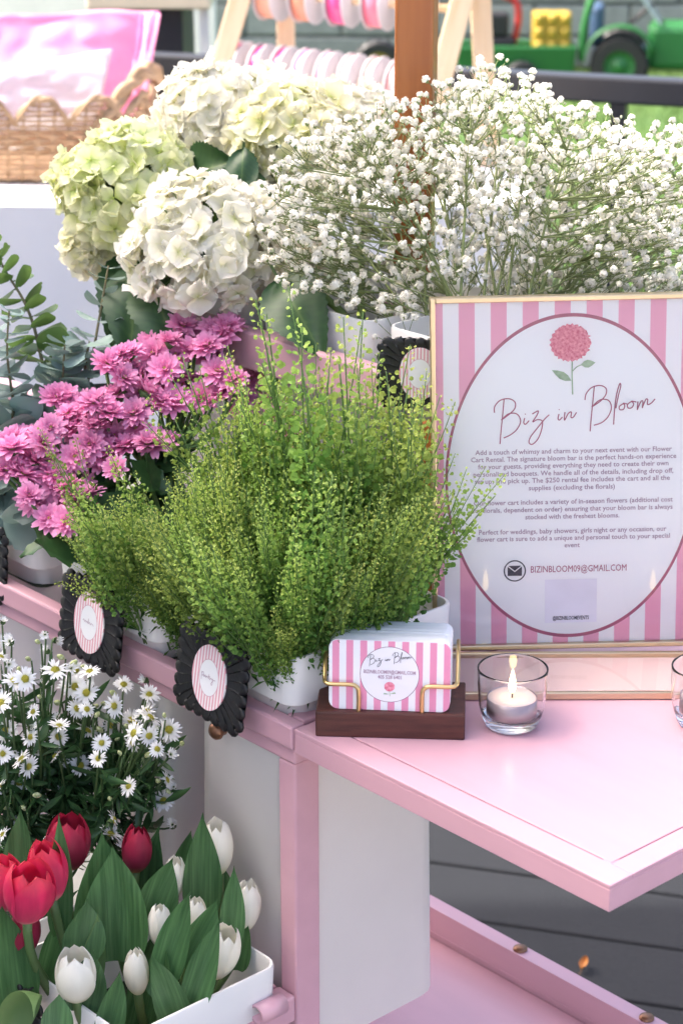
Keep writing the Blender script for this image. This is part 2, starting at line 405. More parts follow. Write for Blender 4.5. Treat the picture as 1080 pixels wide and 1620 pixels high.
SCRIPT = [  # the words "Biz in Bloom" as pen strokes (x right, y down, arbitrary units)
 [(180,178),(173,260),(164,350),(158,425)], [(128,250),(130,215),(160,182),(205,174),(238,192),(240,225),(215,255),(165,292)],
 [(165,292),(205,258),(250,260),(270,300),(250,345),(215,375),(178,392)], [(292,283),(287,308),(297,318),(316,298)], [(294,263),(297,260)],
 [(333,262),(365,245),(358,270),(336,305),(360,294),(387,302),(385,345),(365,400),(335,430),(316,420),(325,388),(360,342),(400,292),(425,268)],
 [(478,265),(473,290),(481,298),(497,282)], [(477,242),(480,239)], [(510,255),(508,300),(528,264),(545,256),(543,284),(556,284),(573,258)],
 [(668,115),(661,200),(653,290),(648,365)], [(618,190),(625,155),(655,122),(700,112),(732,130),(730,165),(700,200),(655,230)],
 [(655,230),(700,192),(745,195),(762,235),(745,285),(710,318),(668,332)], [(775,330),(780,240),(790,160),(805,105),(811,118),(800,165),(786,240)],
 [(828,214),(806,230),(808,248),(828,246),(834,225),(825,213),(848,218)], [(872,203),(850,220),(853,240),(873,238),(882,216),(870,203),(897,208)],
 [(905,205),(903,250),(907,238),(922,205),(932,206),(930,240),(934,228),(948,195),(958,196),(957,222),(976,217),(998,193)]]
def script_mesh(wid_units, sc_):
    s = MB()
    for P in SCRIPT:
        vs, fs = stroke([(x - 563, -(y - 268)) for x, y in P], wid_units)
        s.add([v * sc_ for v in vs], fs)
    return s
INK = mat('rose_ink', lin('a4496b'), rough=.5, nvar=.02)
INKG = mat('mauve_ink', lin('ab90a4'), rough=.5, nvar=.02)
NAVY = mat('slate_ink', lin('2f3442'), rough=.5, nvar=.02)
ROSE = mat('rose_print', lin('d9607f'), lin('f0a3b4'), rough=.5, nscale=420, nvar=.1)
LEAFP = mat('leaf_print', lin('87a785'), lin('a8c0a0'), rough=.5, nscale=150, nvar=.1)

# ------------------------------------------------------------------ framed sign
SW, SH, PXM = .2215, .2885, .2215 / 423.0
sp = atz(684, 1036, ZS)
sign = thing('framed_sign', 'gold framed pink and white striped sign standing on the side shelf', 'sign', sp, R(.6))
TILT = Matrix.Translation((0, .0, .0045)) @ Matrix.Rotation(R(90 - 5), 4, 'X') @ Matrix.Rotation(R(1.1), 4, 'Z')   # local x right, y up the sheet, z to the viewer
pane = bpy.data.objects.new('panel', None)
def sgn(px, py):                                               # photo pixel -> sheet metres
    t = (py - 468) / (1034 - 468); xl = 675 + 9 * t; wd = 432 - 18 * t
    return (px - xl) / wd * SW, (1 - t) * SH
PRINT = print_mat('sign_print', 48.6 * .2215 / 432, -44 * .2215 / 432, (SW * .5, sgn(891, 757)[1]), (.0985, .1315), .0021,
                  (.94, .95, .97), lin('f1a9c5'), lin('a8506f'))
s = MB(); s.box((.003, .003, -.0015), (SW - .003, SH - .003, 0)); sheet_o = s.build('print', PRINT, sign, False, TILT)
s = MB(); b_ = .0042; e_ = .005
for a, b in (((0, 0, -.006), (b_, SH, e_)), ((SW - b_, 0, -.006), (SW, SH, e_)), ((b_, 0, -.006), (SW - b_, b_, e_)), ((b_, SH - b_, -.006), (SW - b_, SH, e_))): s.box(a, b)
s.build('frame', GOLD, sign, False, TILT, bevel=.0008)
s = MB(); s.add([(b_, b_, .0026), (SW - b_, b_, .0026), (SW - b_, SH - b_, .0026), (b_, SH - b_, .0026)], [(0, 1, 2, 3)])
GLASS = thin_glass('picture_glass'); s.build('glass', GLASS, sign, False, TILT)
s = MB(); s.box((.003, .003, -.0055), (SW - .003, SH - .003, -.002)); s.build('backing', mat('backing_card', (.25, .2, .15), rough=.8), sign, False, TILT)
def on_sheet(name, me, px, py, sx=1, sy=1, z=.0004):
    u, v = sgn(px, py); return put(name, me, sheet_o, Matrix.Translation((u, v, z)) @ Matrix.Diagonal((sx, sy, 1, 1)))
LINES = [("Add a touch of whimsy and charm to your next event with our Flower", 747.5, 1045, 716), ("Cart Rental. The signature bloom bar is the perfect hands-on experience", 741, 1052, 727.5),
 ("for your guests, providing everything they need to create their own", 751.5, 1040.5, 739), ("personalized bouquets. We handle all of the details, including drop off,", 744.5, 1048, 751),
 ("set up, and pick up. The $250 rental fee includes the cart and all the", 746.5, 1043, 762.5), ("supplies (excluding the florals)", 828.5, 959.5, 774.5),
 ("Our flower cart includes a variety of in-season flowers (additional cost", 745, 1048, 797.5), ("for florals, dependent on order) ensuring that your bloom bar is always", 743.7, 1048, 809.5),
 ("stocked with the freshest blooms.", 823.5, 967, 821.5), ("Perfect for weddings, baby showers, girls night or any occasion, our", 752.6, 1039.3, 845),
 ("flower cart is sure to add a unique and personal touch to your special", 749.5, 1045, 856.5), ("event", 883.5, 907, 868.5)]
for tx, x0, x1, yb in LINES:
    me, wd = text_mesh(tx, INKG, bold=.012)
    on_sheet('lettering', me, (x0 + x1) / 2 - 1, yb, (x1 - x0) * PXM / wd, 10.6 * PXM)
me, wd = text_mesh("BIZINBLOOM09@GMAIL.COM", INK); on_sheet('lettering', me, 904.5, 909, 147 * PXM / wd, 15 * PXM)
on_sheet('script_lettering', script_mesh(6.0, PXM / 3.6).mesh('script', INK, False), 740 + 563 / 3.6, 580 + 268 / 3.6)
# envelope badge
s = MB()
def ring(cx, cy, r0, r1, n=36):
    return [(cx + r * math.cos(2*math.pi*k/n), cy + r * math.sin(2*math.pi*k/n), 0) for r in (r0, r1) for k in range(n)], [(k, (k+1)%n, n+(k+1)%n, n+k) for k in range(n)]
s.add(*ring(0, 0, 15.2, 17.2)); s.add([(-11,-8,0),(11,-8,0),(11,7,0),(0,-2,0),(-11,7,0)], [(0,1,3),(1,2,3),(3,4,0)]); s.add([(-10,8.2,0),(0,0,0),(10,8.2,0)], [(0,1,2)])
s.v = [(x * PXM, y * PXM, z) for x, y, z in s.v]; on_sheet('badge', s.mesh('badge', NAVY, False), 807.5, 905.5)
s = MB(); s.add([(-40,-35,0),(40,-35,0),(40,35,0),(-40,35,0)], [(0,1,2,3)]); s.v = [(x * PXM, y * PXM, z) for x, y, z in s.v]
on_sheet('pasted_label', s.mesh('pasted_label', mat('label_paper', (.86, .85, .94), rough=.5), False), 893, 957)
me, wd = text_mesh("@BIZINBLOOMEVENTS", NAVY, bold=.02); on_sheet('lettering', me, 893, 988, 56 * PXM / wd, 8.5 * PXM, z=.0008)
# printed hydrangea picture
s = MB(); n = 72
vs = [(0, 0, 0)] + [((30 + 1.6 * math.sin(k * 1.9) + 1.3 * math.cos(k * 3.1)) * math.cos(2*math.pi*k/n), (28 + 1.6 * math.sin(k * 2.3)) * math.sin(2*math.pi*k/n), 0) for k in range(n)]
s.add(vs, [(0, 1 + k, 1 + (k+1) % n) for k in range(n)]); s.v = [(x * PXM, y * PXM, z) for x, y, z in s.v]; on_sheet('printed_bloom', s.mesh('bloom', ROSE, False), 889, 542, z=.0006)
s = MB(); vs, fs = stroke([(3, -27), (3, -50), (4, -79)], 2.0); s.add(vs, fs)
def pleaf(x, y, L, a, wd_):
    c, sn = math.cos(a), math.sin(a); P = [(0, 0), (.25, .8), (.5, 1), (.75, .62), (1, 0), (.75, -.62), (.5, -1), (.25, -.8)]
    s.add([(x + c*p*L - sn*q*wd_, y + sn*p*L + c*q*wd_, 0) for p, q in P], [tuple(range(8))])
pleaf(2, -58, 34, R(150), 6); pleaf(16, -34, 22, R(8), 6); vs, fs = stroke([(3, -44), (10, -37), (17, -34)], 1.5); s.add(vs, fs)
s.v = [(x * PXM, y * PXM, z) for x, y, z in s.v]; on_sheet('printed_leaves', s.mesh('leaves', LEAFP, False), 889, 542)
# flat gold base leaf with its own glass
BD = .088
s = MB(); g = .0042
for a, b in (((0, -BD, .0005), (SW, -BD + g, .0065)), ((0, -BD + g, .0005), (g, -.008, .0065)), ((SW - g, -BD + g, .0005), (SW, -.008, .0065)), ((g, -.012, .0005), (SW - g, -.008, .0065))): s.box(a, b)
s.build('base_frame', GOLD, sign, False, bevel=.0008)
s = MB(); s.add([(g, -BD + g, .0052), (SW - g, -BD + g, .0052), (SW - g, -.012, .0052), (g, -.012, .0052)], [(0, 1, 2, 3)]); s.build('base_glass', GLASS, sign, False)
s = MB(); s.box((g, -BD + g, .0006), (SW - g, -.012, .0022)); s.build('base_card', mat('base_card', (.66, .50, .49), rough=.6, nvar=.05), sign, False)

# ------------------------------------------------------------------ business cards on a walnut block
hp = (atz(500, 1167, ZS) + atz(733, 1170, ZS)) / 2
hold = thing('card_holder', 'walnut business card stand with brass wire rails on the pink shelf', 'card holder', hp, R(-3.5))
s = MB(); s.box((-.0555, 0, 0), (.0555, .060, .0205)); s.build('base', WALNUT, hold, False, bevel=.0012)
s = MB()
for sg in (-1, 1):
    P = crom([(sg*.0235, .0035, .018), (sg*.0235, .0030, .036), (sg*.0255, .0030, .0405), (sg*.030, .0030, .042), (sg*.044, .0030, .042), (sg*.0478, .0045, .0425), (sg*.0492, .010, .0445), (sg*.0495, .030, .058), (sg*.0495, .052, .058)], 5)
    s = MB(); s.tube(P, .0017, 8); s.build('wire_rail', BRASS, hold)
CARD = print_mat('card_print', .0103, .0013, (0, .0285), (.0218, .0218), .0004, (.84, .85, .88), lin('e394b4'), lin('7c5a70'))
cp = hold.matrix_basis @ Vector((.0, .0055, .0206))
cards = thing('card_stack', 'stack of pink striped business cards with rounded corners in the brass stand', 'cards', hp + Vector((-.001, .0, .0207)), R(-5))
CWD, CHT, CTH = .0895, .0545, .043
pr = rrect(-CWD/2, CWD/2, 0, CHT, .0065, 5); nn = len(pr)
def cardz(z): return [(x, y, z) for x, y in pr]
LEAN = Matrix.Translation((0, .0052, 0)) @ Matrix.Rotation(R(90 - 3), 4, 'X')
EDGE = mat('card_edges', (.80, .80, .84), rough=.6, nvar=.05, stretch=(1, 1, 60), nscale=30)
s = MB(); s.add(cardz(0) + cardz(-.0004), [tuple(range(nn)), tuple(range(nn, 2*nn))[::-1]] + [(k, nn+k, nn+(k+1)%nn, (k+1)%nn) for k in range(nn)])
front = s.build('front_card', CARD, cards, False, LEAN)
s = MB(); lay = 14; vs = []; fs = []
for i in range(lay + 1):
    z = -.00045 - CTH * i / lay; j = U(-.0004, .0004); k_ = U(-.0003, .0004)
    vs += [(x + j, y + max(k_, -y), z) for x, y in pr]
fs = [(i*nn+k, (i+1)*nn+k, (i+1)*nn+(k+1)%nn, i*nn+(k+1)%nn) for i in range(lay) for k in range(nn)] + [tuple(lay*nn + k for k in range(nn))[::-1], tuple(range(nn))]
s.add(vs, fs); s.build('card_block', EDGE, cards, False, LEAN)
def on_card(name, me, x, y, sx=1, sy=1): return put(name, me, front, Matrix.Translation((x, y, .0003)) @ Matrix.Diagonal((sx, sy, 1, 1)))
on_card('script_lettering', script_mesh(9.0, .0325 / 880).mesh('script', NAVY, False), .0, .0405)
me, wd = text_mesh("BIZINBLOOM09@GMAIL.COM", INKG, bold=.015); on_card('lettering', me, 0, .0292, .0385 / wd, .0040)
me, wd = text_mesh("405 528 6401", INKG, bold=.015); on_card('lettering', me, 0, .0252, .0175 / wd, .0040)
s = MB(); s.add([(0,0,0)] + [(.0038*math.cos(k*.3927)*(1+.06*(k%2)), .0038*math.sin(k*.3927), 0) for k in range(16)], [(0, 1+k, 1+(k+1)%16) for k in range(16)])
on_card('printed_bloom', s.mesh('bloom', ROSE, False), 0, .0190)
s = MB(); vs, fs = stroke([(0, -.0036), (.0004, -.0075)], .0004); s.add(vs, fs)
s.add([(0,-.006,0),(-.004,-.005,0),(-.0045,-.0062,0)], [(0,1,2)]); s.add([(0,-.0058,0),(.004,-.0042,0),(.0048,-.0055,0)], [(0,2,1)]); on_card('printed_leaves', s.mesh('leaves', LEAFP, False), 0, .0190)

# ------------------------------------------------------------------ tealights in glass cups
CUPG = solid_glass('cup_glass')
WAX = mat('wax', (.72, .58, .55), rough=.6, nvar=.02, sss=.6)
ALU = mat('tealight_tin', (.42, .36, .38), rough=.45, metal=1, nvar=.05)
WICK = mat('wick', (.015, .012, .01), rough=.9)
FLAME = glow('flame', (1, .70, .34), 3.4); CORE = glow('flame_core', (1, .86, .55), 18.0)
def candle(p, label):
    t = thing('tealight_holder', label, 'candle cup', p, 0, 'tealight cups on the shelf')
    s = MB(); s.lathe([(0, 0), (.014, 0), (.0165, .0001), (.0188, .0009), (.0205, .0028), (.0214, .0050), (.0225, .0085), (.0250, .018), (.0262, .034), (.0265, .0455), (.0266, .0472), (.0263, .0477), (.0259, .0478), (.0255, .0476), (.0253, .0470), (.0252, .0455),
                       (.0248, .034), (.0236, .018), (.0226, .0125), (.0214, .0105), (.0195, .0094), (.017, .0090), (0, .0088)], 64); s.build('glass_cup', CUPG, t)
    c = thing('tealight', label.replace('clear glass cup', 'lit tealight candle in the glass cup'), 'candle', p + Vector((0, 0, .0092)), 0, 'lit tealights')
    s = MB(); s.lathe([(0, 0), (.0186, 0), (.0189, .0006), (.0189, .0150), (.0186, .0150), (.0185, .0006)], 48); s.build('tin_cup', ALU, c)
    s = MB(); s.lathe([(.0184, .0008), (.0184, .0138), (.0175, .0145), (.008, .0142), (.002, .0138), (0, .0138)], 48); s.build('wax', WAX, c)
    s = MB(); s.tube([(0, 0, .0135), (.0002, 0, .017), (.0009, 0, .0195)], [.0006, .0006, .0004], 6); s.build('wick', WICK, c)
    s = MB(); s.lathe([(0, .0175), (.0013, .0182), (.0025, .0205), (.0029, .0235), (.0024, .028), (.0014, .0325), (.0005, .0362), (0, .0375)], 16); f = s.build('flame', FLAME, c)
    s = MB(); s.lathe([(0, .0185), (.0007, .019), (.0013, .021), (.0015, .0235), (.0010, .027), (0, .031)], 12)
candle(atz(808, 1147, ZS), 'clear glass cup between the business cards and the frame\'s right end')
candle(atz(1112, 1145, ZS), 'clear glass cup cut off by the right edge of the picture')

# ------------------------------------------------------------------ black scalloped tags
STICK = print_mat('tag_print', .0034, .0, (0, 0), (.0115, .0150), .0005, (.82, .78, .79), lin('dc9fac'), lin('cfa9b4'), inner=(.82, .83, .85))
def scallop(w_, h_, nx, ny, r):
    out = []; seq = []
    for k in range(nx): seq.append((-w_/2 + (k + .5) * w_/nx, -h_/2, -90, w_/nx/2))
    for k in range(ny): seq.append((w_/2, -h_/2 + (k + .5) * h_/ny, 0, h_/ny/2))
    for k in range(nx): seq.append((w_/2 - (k + .5) * w_/nx, h_/2, 90, w_/nx/2))
    for k in range(ny): seq.append((-w_/2, h_/2 - (k + .5) * h_/ny, 180, h_/ny/2))
    for cx, cy, a0, rr in seq:
        for q in range(7):
            a = R(a0 - 105 + 210 * q / 6); out.append((cx + rr * 1.04 * math.cos(a), cy + rr * 1.04 * math.sin(a)))
    return out
def chalk_tag(x, y, z, label, tilt=4, roll=0, word=None, yaw=0, size=1.0):
    t = thing('scalloped_tag', label, 'tag', cw(x, y, z), CR, 'black tags hung on the bins')
    M0 = Matrix.Scale(size, 4) @ Matrix.Rotation(R(yaw), 4, 'Z') @ Matrix.Rotation(R(90 - tilt), 4, 'X') @ Matrix.Rotation(R(roll), 4, 'Z')
    P = scallop(.076, .062, 7, 6, .005); n = len(P); s = MB()
    def lay(z, k): return [(px_ * k, py_ * k, z) for px_, py_ in P]
    vs = lay(0, .97) + lay(.001, 1) + lay(.0025, 1) + lay(.0036, .96) + lay(.0030, .84) + [(0, 0, .0030)]
    fs = [(i*n+k, i*n+(k+1)%n, (i+1)*n+(k+1)%n, (i+1)*n+k) for i in range(4) for k in range(n)] + [(4*n+k, 4*n+(k+1)%n, 5*n) for k in range(n)] + [tuple(range(n))[::-1]]
    s.add(vs, fs); brd = s.build('board', BLACK, t, True, M0)
    s = MB(); n2 = 40; s.add([(0, 0, .0042)] + [(.0205*math.cos(2*math.pi*k/n2), .0265*math.sin(2*math.pi*k/n2), .0042) for k in range(n2)] + [(.0205*math.cos(2*math.pi*k/n2), .0265*math.sin(2*math.pi*k/n2), .0031) for k in range(n2)],
        [(0, 1+k, 1+(k+1)%n2) for k in range(n2)] + [(1+k, 1+n2+k, 1+n2+(k+1)%n2, 1+(k+1)%n2) for k in range(n2)])
    st = s.build('sticker', STICK, t, False, M0)
    s = MB()
    for W_ in word or []:
        vs, fs = stroke(W_, .00045, 4); s.add(vs, fs)
    if word: put('lettering', s.mesh('lettering', INKG, False), st, TM((0, 0, .0046)))
    for sx_ in (-.02, .02):                                   # hooks over the rim
        s = MB(); s.tube([(sx_, .026, 0), (sx_, .033, -.001), (sx_, .035, -.005), (sx_, .03, -.008)], .0011, 6); s.build('hook', BLACK, t, True, M0)
    return t
W1 = [[(-.0075,0),(-.006,.0014),(-.005,-.0006),(-.004,.0012),(-.0028,-.0006),(-.0018,.0010),(-.0005,-.0005),(.0003,.004),(.0002,-.0008),(.0018,.001),(.003,-.0008),(.0045,.0008),(.0075,-.0004)]]
W2 = [[(-.0085,.0028),(-.0082,-.004)],[(-.0082,.0015),(-.0066,.0028),(-.0062,.0004),(-.0078,-.0004)],[(-.006,.001),(-.005,-.0008),(-.004,.0012),(-.003,-.0006),(-.0018,.0010),(-.0006,-.0004)],[(.0004,.0034),(.0006,-.0008)],[(-.0006,.0014),(.002,.0016)],[(.0012,.001),(.002,-.0008),(.0032,.001),(.0045,0),(.0052,.001),(.005,-.004),(.0036,-.0036),(.006,0),(.0085,.0006)]]
def ftag(px_, py_, yoff):    # a point of the tag's middle on the plane y = yoff in the cart frame
    r = ray(px_, py_); n_ = CM.to_3x3() @ Vector((0, 1, 0)); p0 = CM @ Vector((0, yoff, 0)); k = (p0 - CAM).dot(n_) / r.dot(n_)
    return CM.inverted() @ (CAM + r * k)
q = ftag(147, 984, -.012); chalk_tag(q.x, q.y, q.z, 'black scalloped tag hanging on the pink chrysanthemum bin', 7, -2, W1)
q = ftag(337, 1071, -.012); chalk_tag(q.x, q.y, q.z, 'black scalloped tag hanging on the bin of green sprigs', 7, -3, W2)
q = ftag(-28, 880, .006); chalk_tag(q.x, q.y, q.z, 'black scalloped tag on the eucalyptus bin at the left edge', 6, 0)
q = ftag(18, 1612, -.188); chalk_tag(q.x, q.y, q.z, 'black scalloped tag under a drooping leaf on the tulip bin', 6, 0)
q = ftag(664, 590, .196); chalk_tag(q.x, q.y, q.z, 'black scalloped tag half hidden behind the framed sign', 3, 0, None, 42, .80)
# bronze knob under the rail
kp = ftag(348, 1154, .004)
s = MB(); s.lathe([(0, .006), (.004, .0055), (.0068, .003), (.0075, 0), (.0055, -.003), (.0055, -.006)], 20)
s.build('knob', RUST, cart, True, TM((kp.x, kp.y - .003, kp.z), Quaternion((1, 0, 0), R(90))))

# ------------------------------------------------------------------ flowers: shared materials
GSTEM = mat('green_stem', (.10, .19, .045), rough=.55, nvar=.2, nscale=30)
LEAFD = mat('dark_leaf', (.030, .085, .028), (.05, .12, .035), rough=.42, nscale=40, nvar=.2, transl=.2, bump=.25, bscale=150)
def stem_curve(base, top, bend=.25, n=7):
    base, top = Vector(base), Vector(top); d = top - base
    mid = base + Vector((d.x * bend, d.y * bend, d.z * .62)); return bez(base, mid, top, n)
def bin_point(x, y, z, rx=.05, ry=.055): return cw(x + U(-rx, rx), y + U(-ry, ry), z)

# ------------------------------------------------------------------ hydrangeas
def floret_mesh(k, m):
    s = MB(); r = random.Random(100 + k)
    for i in range(4):
        a = i * math.pi / 2 + r.uniform(-.15, .15); L = r.uniform(.0125, .0165); W = r.uniform(.0080, .0098)
        cup = r.uniform(-.4, .8); ph = r.uniform(0, 6); tl = r.uniform(-.25, .4); fold = r.uniform(-.35, .6)
        M = Matrix.Rotation(a, 4, 'Z') @ Matrix.Rotation(-tl, 4, 'Y')
        def f(u, v):
            w = W * (max(0.0, math.sin(math.pi * (.06 + .90 * u ** .8)))) ** .6 * (.55 + .45 * min(1, u * 2.4))
            x = L * u * (1 - .10 * abs(v) ** 2 * u) + .0008; y = w * v
            return (x, y, L * (cup * u * u * .65 + fold * abs(v) ** 1.6 * .45) + .0015 * math.sin(ph + 5.5 * v + 5 * u) * u ** 1.5 + .0006 * math.sin(2 * ph + 13 * v) * u ** 3 + (.0006 if i % 2 else 0))
        s.sheet(f, 6, 6, M, lambda u, v: min(1, .05 + 1.25 * u))
    s.lathe([(0, .0018), (.0009, .0014), (.0011, .0004), (.0007, 0)], 6, .0)
    return s.mesh('floret', m)
def hyd_mat(name, inner, mid, outer): return mat(name, (1, 1, 1), rough=.55, tone=[(0, inner), (.35, mid), (1, outer)], transl=.45, orand=.06, ohue=.010, nvar=.06, nscale=120, spec=.3)
HW = hyd_mat('hydrangea_white', (.70, .72, .38), (.90, .87, .70), (.93, .91, .83))
HG = hyd_mat('hydrangea_green', (.55, .65, .18), (.76, .80, .40), (.86, .87, .60))
HY = hyd_mat('hydrangea_pale_yellow', (.60, .66, .24), (.84, .83, .52), (.90, .88, .70))
HC = hyd_mat('hydrangea_cream', (.62, .60, .28), (.84, .77, .58), (.88, .82, .71))
HF = {m.name: [floret_mesh(k, m) for k in range(12)] for m in (HW, HG, HC, HY)}
def serrate_leaf(L, W, k):
    s = MB(); r = random.Random(k); droop = r.uniform(.15, .45); fold = r.uniform(.15, .4)
    NU, NV = 26, 8
    def f(u, v):
        w = W * (math.sin(math.pi * u ** .82)) ** .75 * (1 - .25 * u)
        saw = 1 + (.09 * ((u * NU) % 2) if abs(v) > .9 else 0)
        vein = .0011 * abs(math.sin((u * 9 - abs(v) * 2.2) * math.pi)) * (1 - abs(v) * .4)
        return (L * u, w * v * saw, L * (-droop * u * u) + fold * w * abs(v) ** 1.2 + vein + .003 * math.sin(5 * u + 3 * v))
    s.sheet(f, NU, NV, None, lambda u, v: .15 if abs(v) < .05 else .5 + .45 * abs(math.sin((u * 9 - abs(v) * 2.2) * math.pi)))
    s.tube([(-.02, 0, .002), (-.008, 0, 0), (0, 0, 0)], .0013, 6, .2)
    return s
HLEAF = mat('hydrangea_leaf', (1, 1, 1), rough=.45, tone=[(0, (.14, .22, .07)), (.35, (.04, .10, .03)), (1, (.022, .066, .024))], transl=.15, nvar=.2, nscale=50)
def hydrangea(px, py, Y, rad, m, n, label, base, squash=.86, leaves=()):
    c = at(px, py, Y); t = thing('hydrangea', label, 'hydrangea', base, 0, 'hydrangea stems in the upper bins'); B = Vector(base)
    s = MB(); s.tube(stem_curve((0, 0, 0), c - B, .4, 8), .0035, 8); s.build('stem', GSTEM, t)
    s = MB()                                                     # little green flower stalks inside the head
    ga = math.pi * (3 - 5 ** .5); C0 = c - B
    pts = []
    n = int(n * 1.55)
    for k in range(n):
        z = 1 - 1.62 * (k + .5) / n; rr = math.sqrt(max(0, 1 - z * z)); a = ga * k + U(-.3, .3)
        d = Vector((rr * math.cos(a), rr * math.sin(a), z)); lump = 1 + .13 * noise.noise(d * 2.1 + c * 9) + U(-.17, .05)
        p = Vector((d.x, d.y, d.z * squash)) * rad * lump; pts.append((p, d))
        s.tube([C0 * 1 + Vector((0, 0, -rad * .3)), C0 + p * .6, C0 + p], [.0012, .0009, .0006], 4)
    s.build('stalks', GSTEM, t)
    vs = HF[m.name]
    for p, d in pts:
        nrm = (d + Vector((U(-.5, .5), U(-.5, .5), U(-.35, .5)))).normalized()
        put('floret', rnd.choice(vs), t, TM(C0 + p, facing(nrm, U(0, 6.28)), U(.85, 1.3)))
    for k, (lx, ly, lY, tx, ty, tY, L, W) in enumerate(leaves):  # leaf base pixel, tip pixel
        a, b = at(lx, ly, lY), at(tx, ty, tY); d = (b - a)
        xax = d.normalized(); zz = (Vector((U(-.2, .2), -1, .55))).normalized(); yax = zz.cross(xax).normalized(); zax = xax.cross(yax)
        M = Matrix((( xax.x, yax.x, zax.x, 0), (xax.y, yax.y, zax.y, 0), (xax.z, yax.z, zax.z, 0), (0, 0, 0, 1)))
        serrate_leaf(d.length, W, k + int(px)).build('leaf', HLEAF, t, True, Matrix.Translation(a - B) @ M)
    return t
hb = lambda k: cw(UX - .084 - .158 * k + U(-.03, .03), UY + .08 + U(-.03, .03), URZ - .05)
hydrangea(203, 300, 1.93, .062, HG, 120, 'yellow-green hydrangea head at the far left of the bunch', hb(1),
          leaves=[(140, 250, 1.96, 116, 232, 2.0, .03, .012), (215, 400, 1.93, 180, 530, 1.86, .1, .030), (300, 285, 1.95, 345, 250, 1.9, .08, .03)])
hydrangea(345, 200, 2.02, .062, HW, 110, 'creamy white hydrangea head at the top of the bunch', hb(1),
          leaves=[(330, 260, 1.97, 300, 330, 1.9, .08, .03), (370, 250, 1.95, 440, 330, 1.88, .08, .032)])
hydrangea(462, 222, 1.95, .056, HY, 110, 'pale yellow hydrangea head beside the baby\'s breath', hb(1),
          leaves=[(400, 270, 1.9, 345, 330, 1.84, .09, .03), (420, 300, 1.9, 470, 380, 1.84, .09, .03), (385, 235, 1.9, 380, 320, 1.86, .05, .016)])
hydrangea(328, 396, 1.80, .067, HW, 130, 'large white hydrangea head at the front of the bunch', hb(1),
          leaves=[(240, 440, 1.80, 268, 535, 1.74, .05, .030), (225, 420, 1.86, 195, 535, 1.78, .07, .032)])
hydrangea(452, 425, 1.80, .034, HC, 56, 'small cream hydrangea head low at the right of the bunch', hb(0),
          leaves=[(440, 440, 1.74, 502, 545, 1.665, .06, .030), (430, 330, 1.84, 425, 400, 1.8, .05, .026), (430, 400, 1.84, 520, 420, 1.8, .05, .024)])
hydrangea(568, 222, 2.05, .052, HW, 90, 'white hydrangea head half hidden behind the baby\'s breath', hb(0))
hydrangea(515, 206, 2.10, .050, HY, 90, 'pale yellow hydrangea head at the back left of the mast', hb(1))
hydrangea(415, 184, 2.10, .052, HW, 90, 'white hydrangea head behind the top one, under the ribbon spools', hb(1))
hydrangea(160, 392, 1.97, .030, HY, 46, 'small pale yellow hydrangea cluster low at the left of the bunch', hb(1))
hydrangea(515, 480, 1.9, .022, HC, 30, 'faded beige hydrangea cluster low beside the small cream head', hb(0))

# ------------------------------------------------------------------ baby's breath
def blossom_mesh(k):
    s = MB(); r = random.Random(300 + k); n = r.choice((26, 30, 36)); ga = 2.39996
    for i in range(n):
        z = 1 - 1.35 * (i + .5) / n; rr = math.sqrt(max(0, 1 - z * z)); a = ga * i + r.uniform(-.4, .4)
        d = Vector((rr * math.cos(a), rr * math.sin(a), z)); q = facing(d, r.uniform(0, 6.28)).to_matrix(); c = d * .0030 * r.uniform(.75, 1.1)
        w = r.uniform(.0009, .0015); h = r.uniform(.0009, .0017)
        s.add([c + q @ Vector(p) for p in ((-w*.5, -h*.6, -.0004), (w*.5, -h*.6, -.0004), (w, h*.5, .0003), (0, h*1.1, .0006), (-w, h*.5, .0003))], [(0, 1, 2, 3, 4)], [.55, .55, 1, 1, 1] if 0 else 1.0)
    s.lathe([(0, -.0034), (.0012, -.0028), (.0017, -.0015), (.0015, -.0002)], 6, 0.0)
    return s.mesh('blossom', GYP)
GYP = mat('gypsophila_white', (1, 1, 1), rough=.6, tone=[(0, (.24, .33, .12)), (.5, (.55, .6, .38)), (1, (.93, .90, .81))], transl=.3, orand=.08, nvar=.04)
GBL = [blossom_mesh(k) for k in range(8)]
s = MB(); s.lathe([(0, .0018), (.0010, .0013), (.0013, .0002), (.0008, -.001), (0, -.0015)], 7, .62); GBUD = s.mesh('bud', GYP)
TWIG = mat('gypsophila_twig', (.20, .25, .09), (.14, .17, .06), rough=.6, nvar=.2)
ENV = [(425, 330, 415), (450, 262, 440), (500, 235, 470), (545, 205, 480), (590, 195, 500), (620, 180, 535), (660, 168, 545), (690, 158, 540), (745, 135, 500), (790, 122, 500), (845, 160, 500), (880, 175, 500), (920, 165, 500), (965, 185, 500), (1005, 205, 500), (1045, 212, 500), (1085, 235, 500), (1130, 260, 500)]
def env(px):
    for a, b in zip(ENV, ENV[1:]):
        if a[0] <= px <= b[0]:
            t = (px - a[0]) / (b[0] - a[0]); return lerp(a[1], b[1], t), lerp(a[2], b[2], t)
GN = 18
tips = []
for k in range(GN):
    px = lerp(440, 1110, (k + .5) / GN) + U(-15, 15); y0, y1 = env(px); tips.append((px, y0 + U(-4, 50), U(1.68, 1.95)))
where = ['leaning furthest left over the cream hydrangea', 'left of the wooden mast, low', 'left of the wooden mast, in front of the hydrangeas', 'rising just left of the wooden mast', 'crossing the wooden mast low',
 'crossing the wooden mast', 'just right of the wooden mast', 'in front of the ribbon rack\'s right legs', 'at the top beside the rack leg', 'rising highest against the black railing', 'right of the highest tip', 'under the green toy trailer',
 'left of the black railing post', 'in front of the black railing post', 'right of the black railing post', 'against the bright lawn', 'near the right edge of the picture', 'cut off by the right edge of the picture']
stems = []
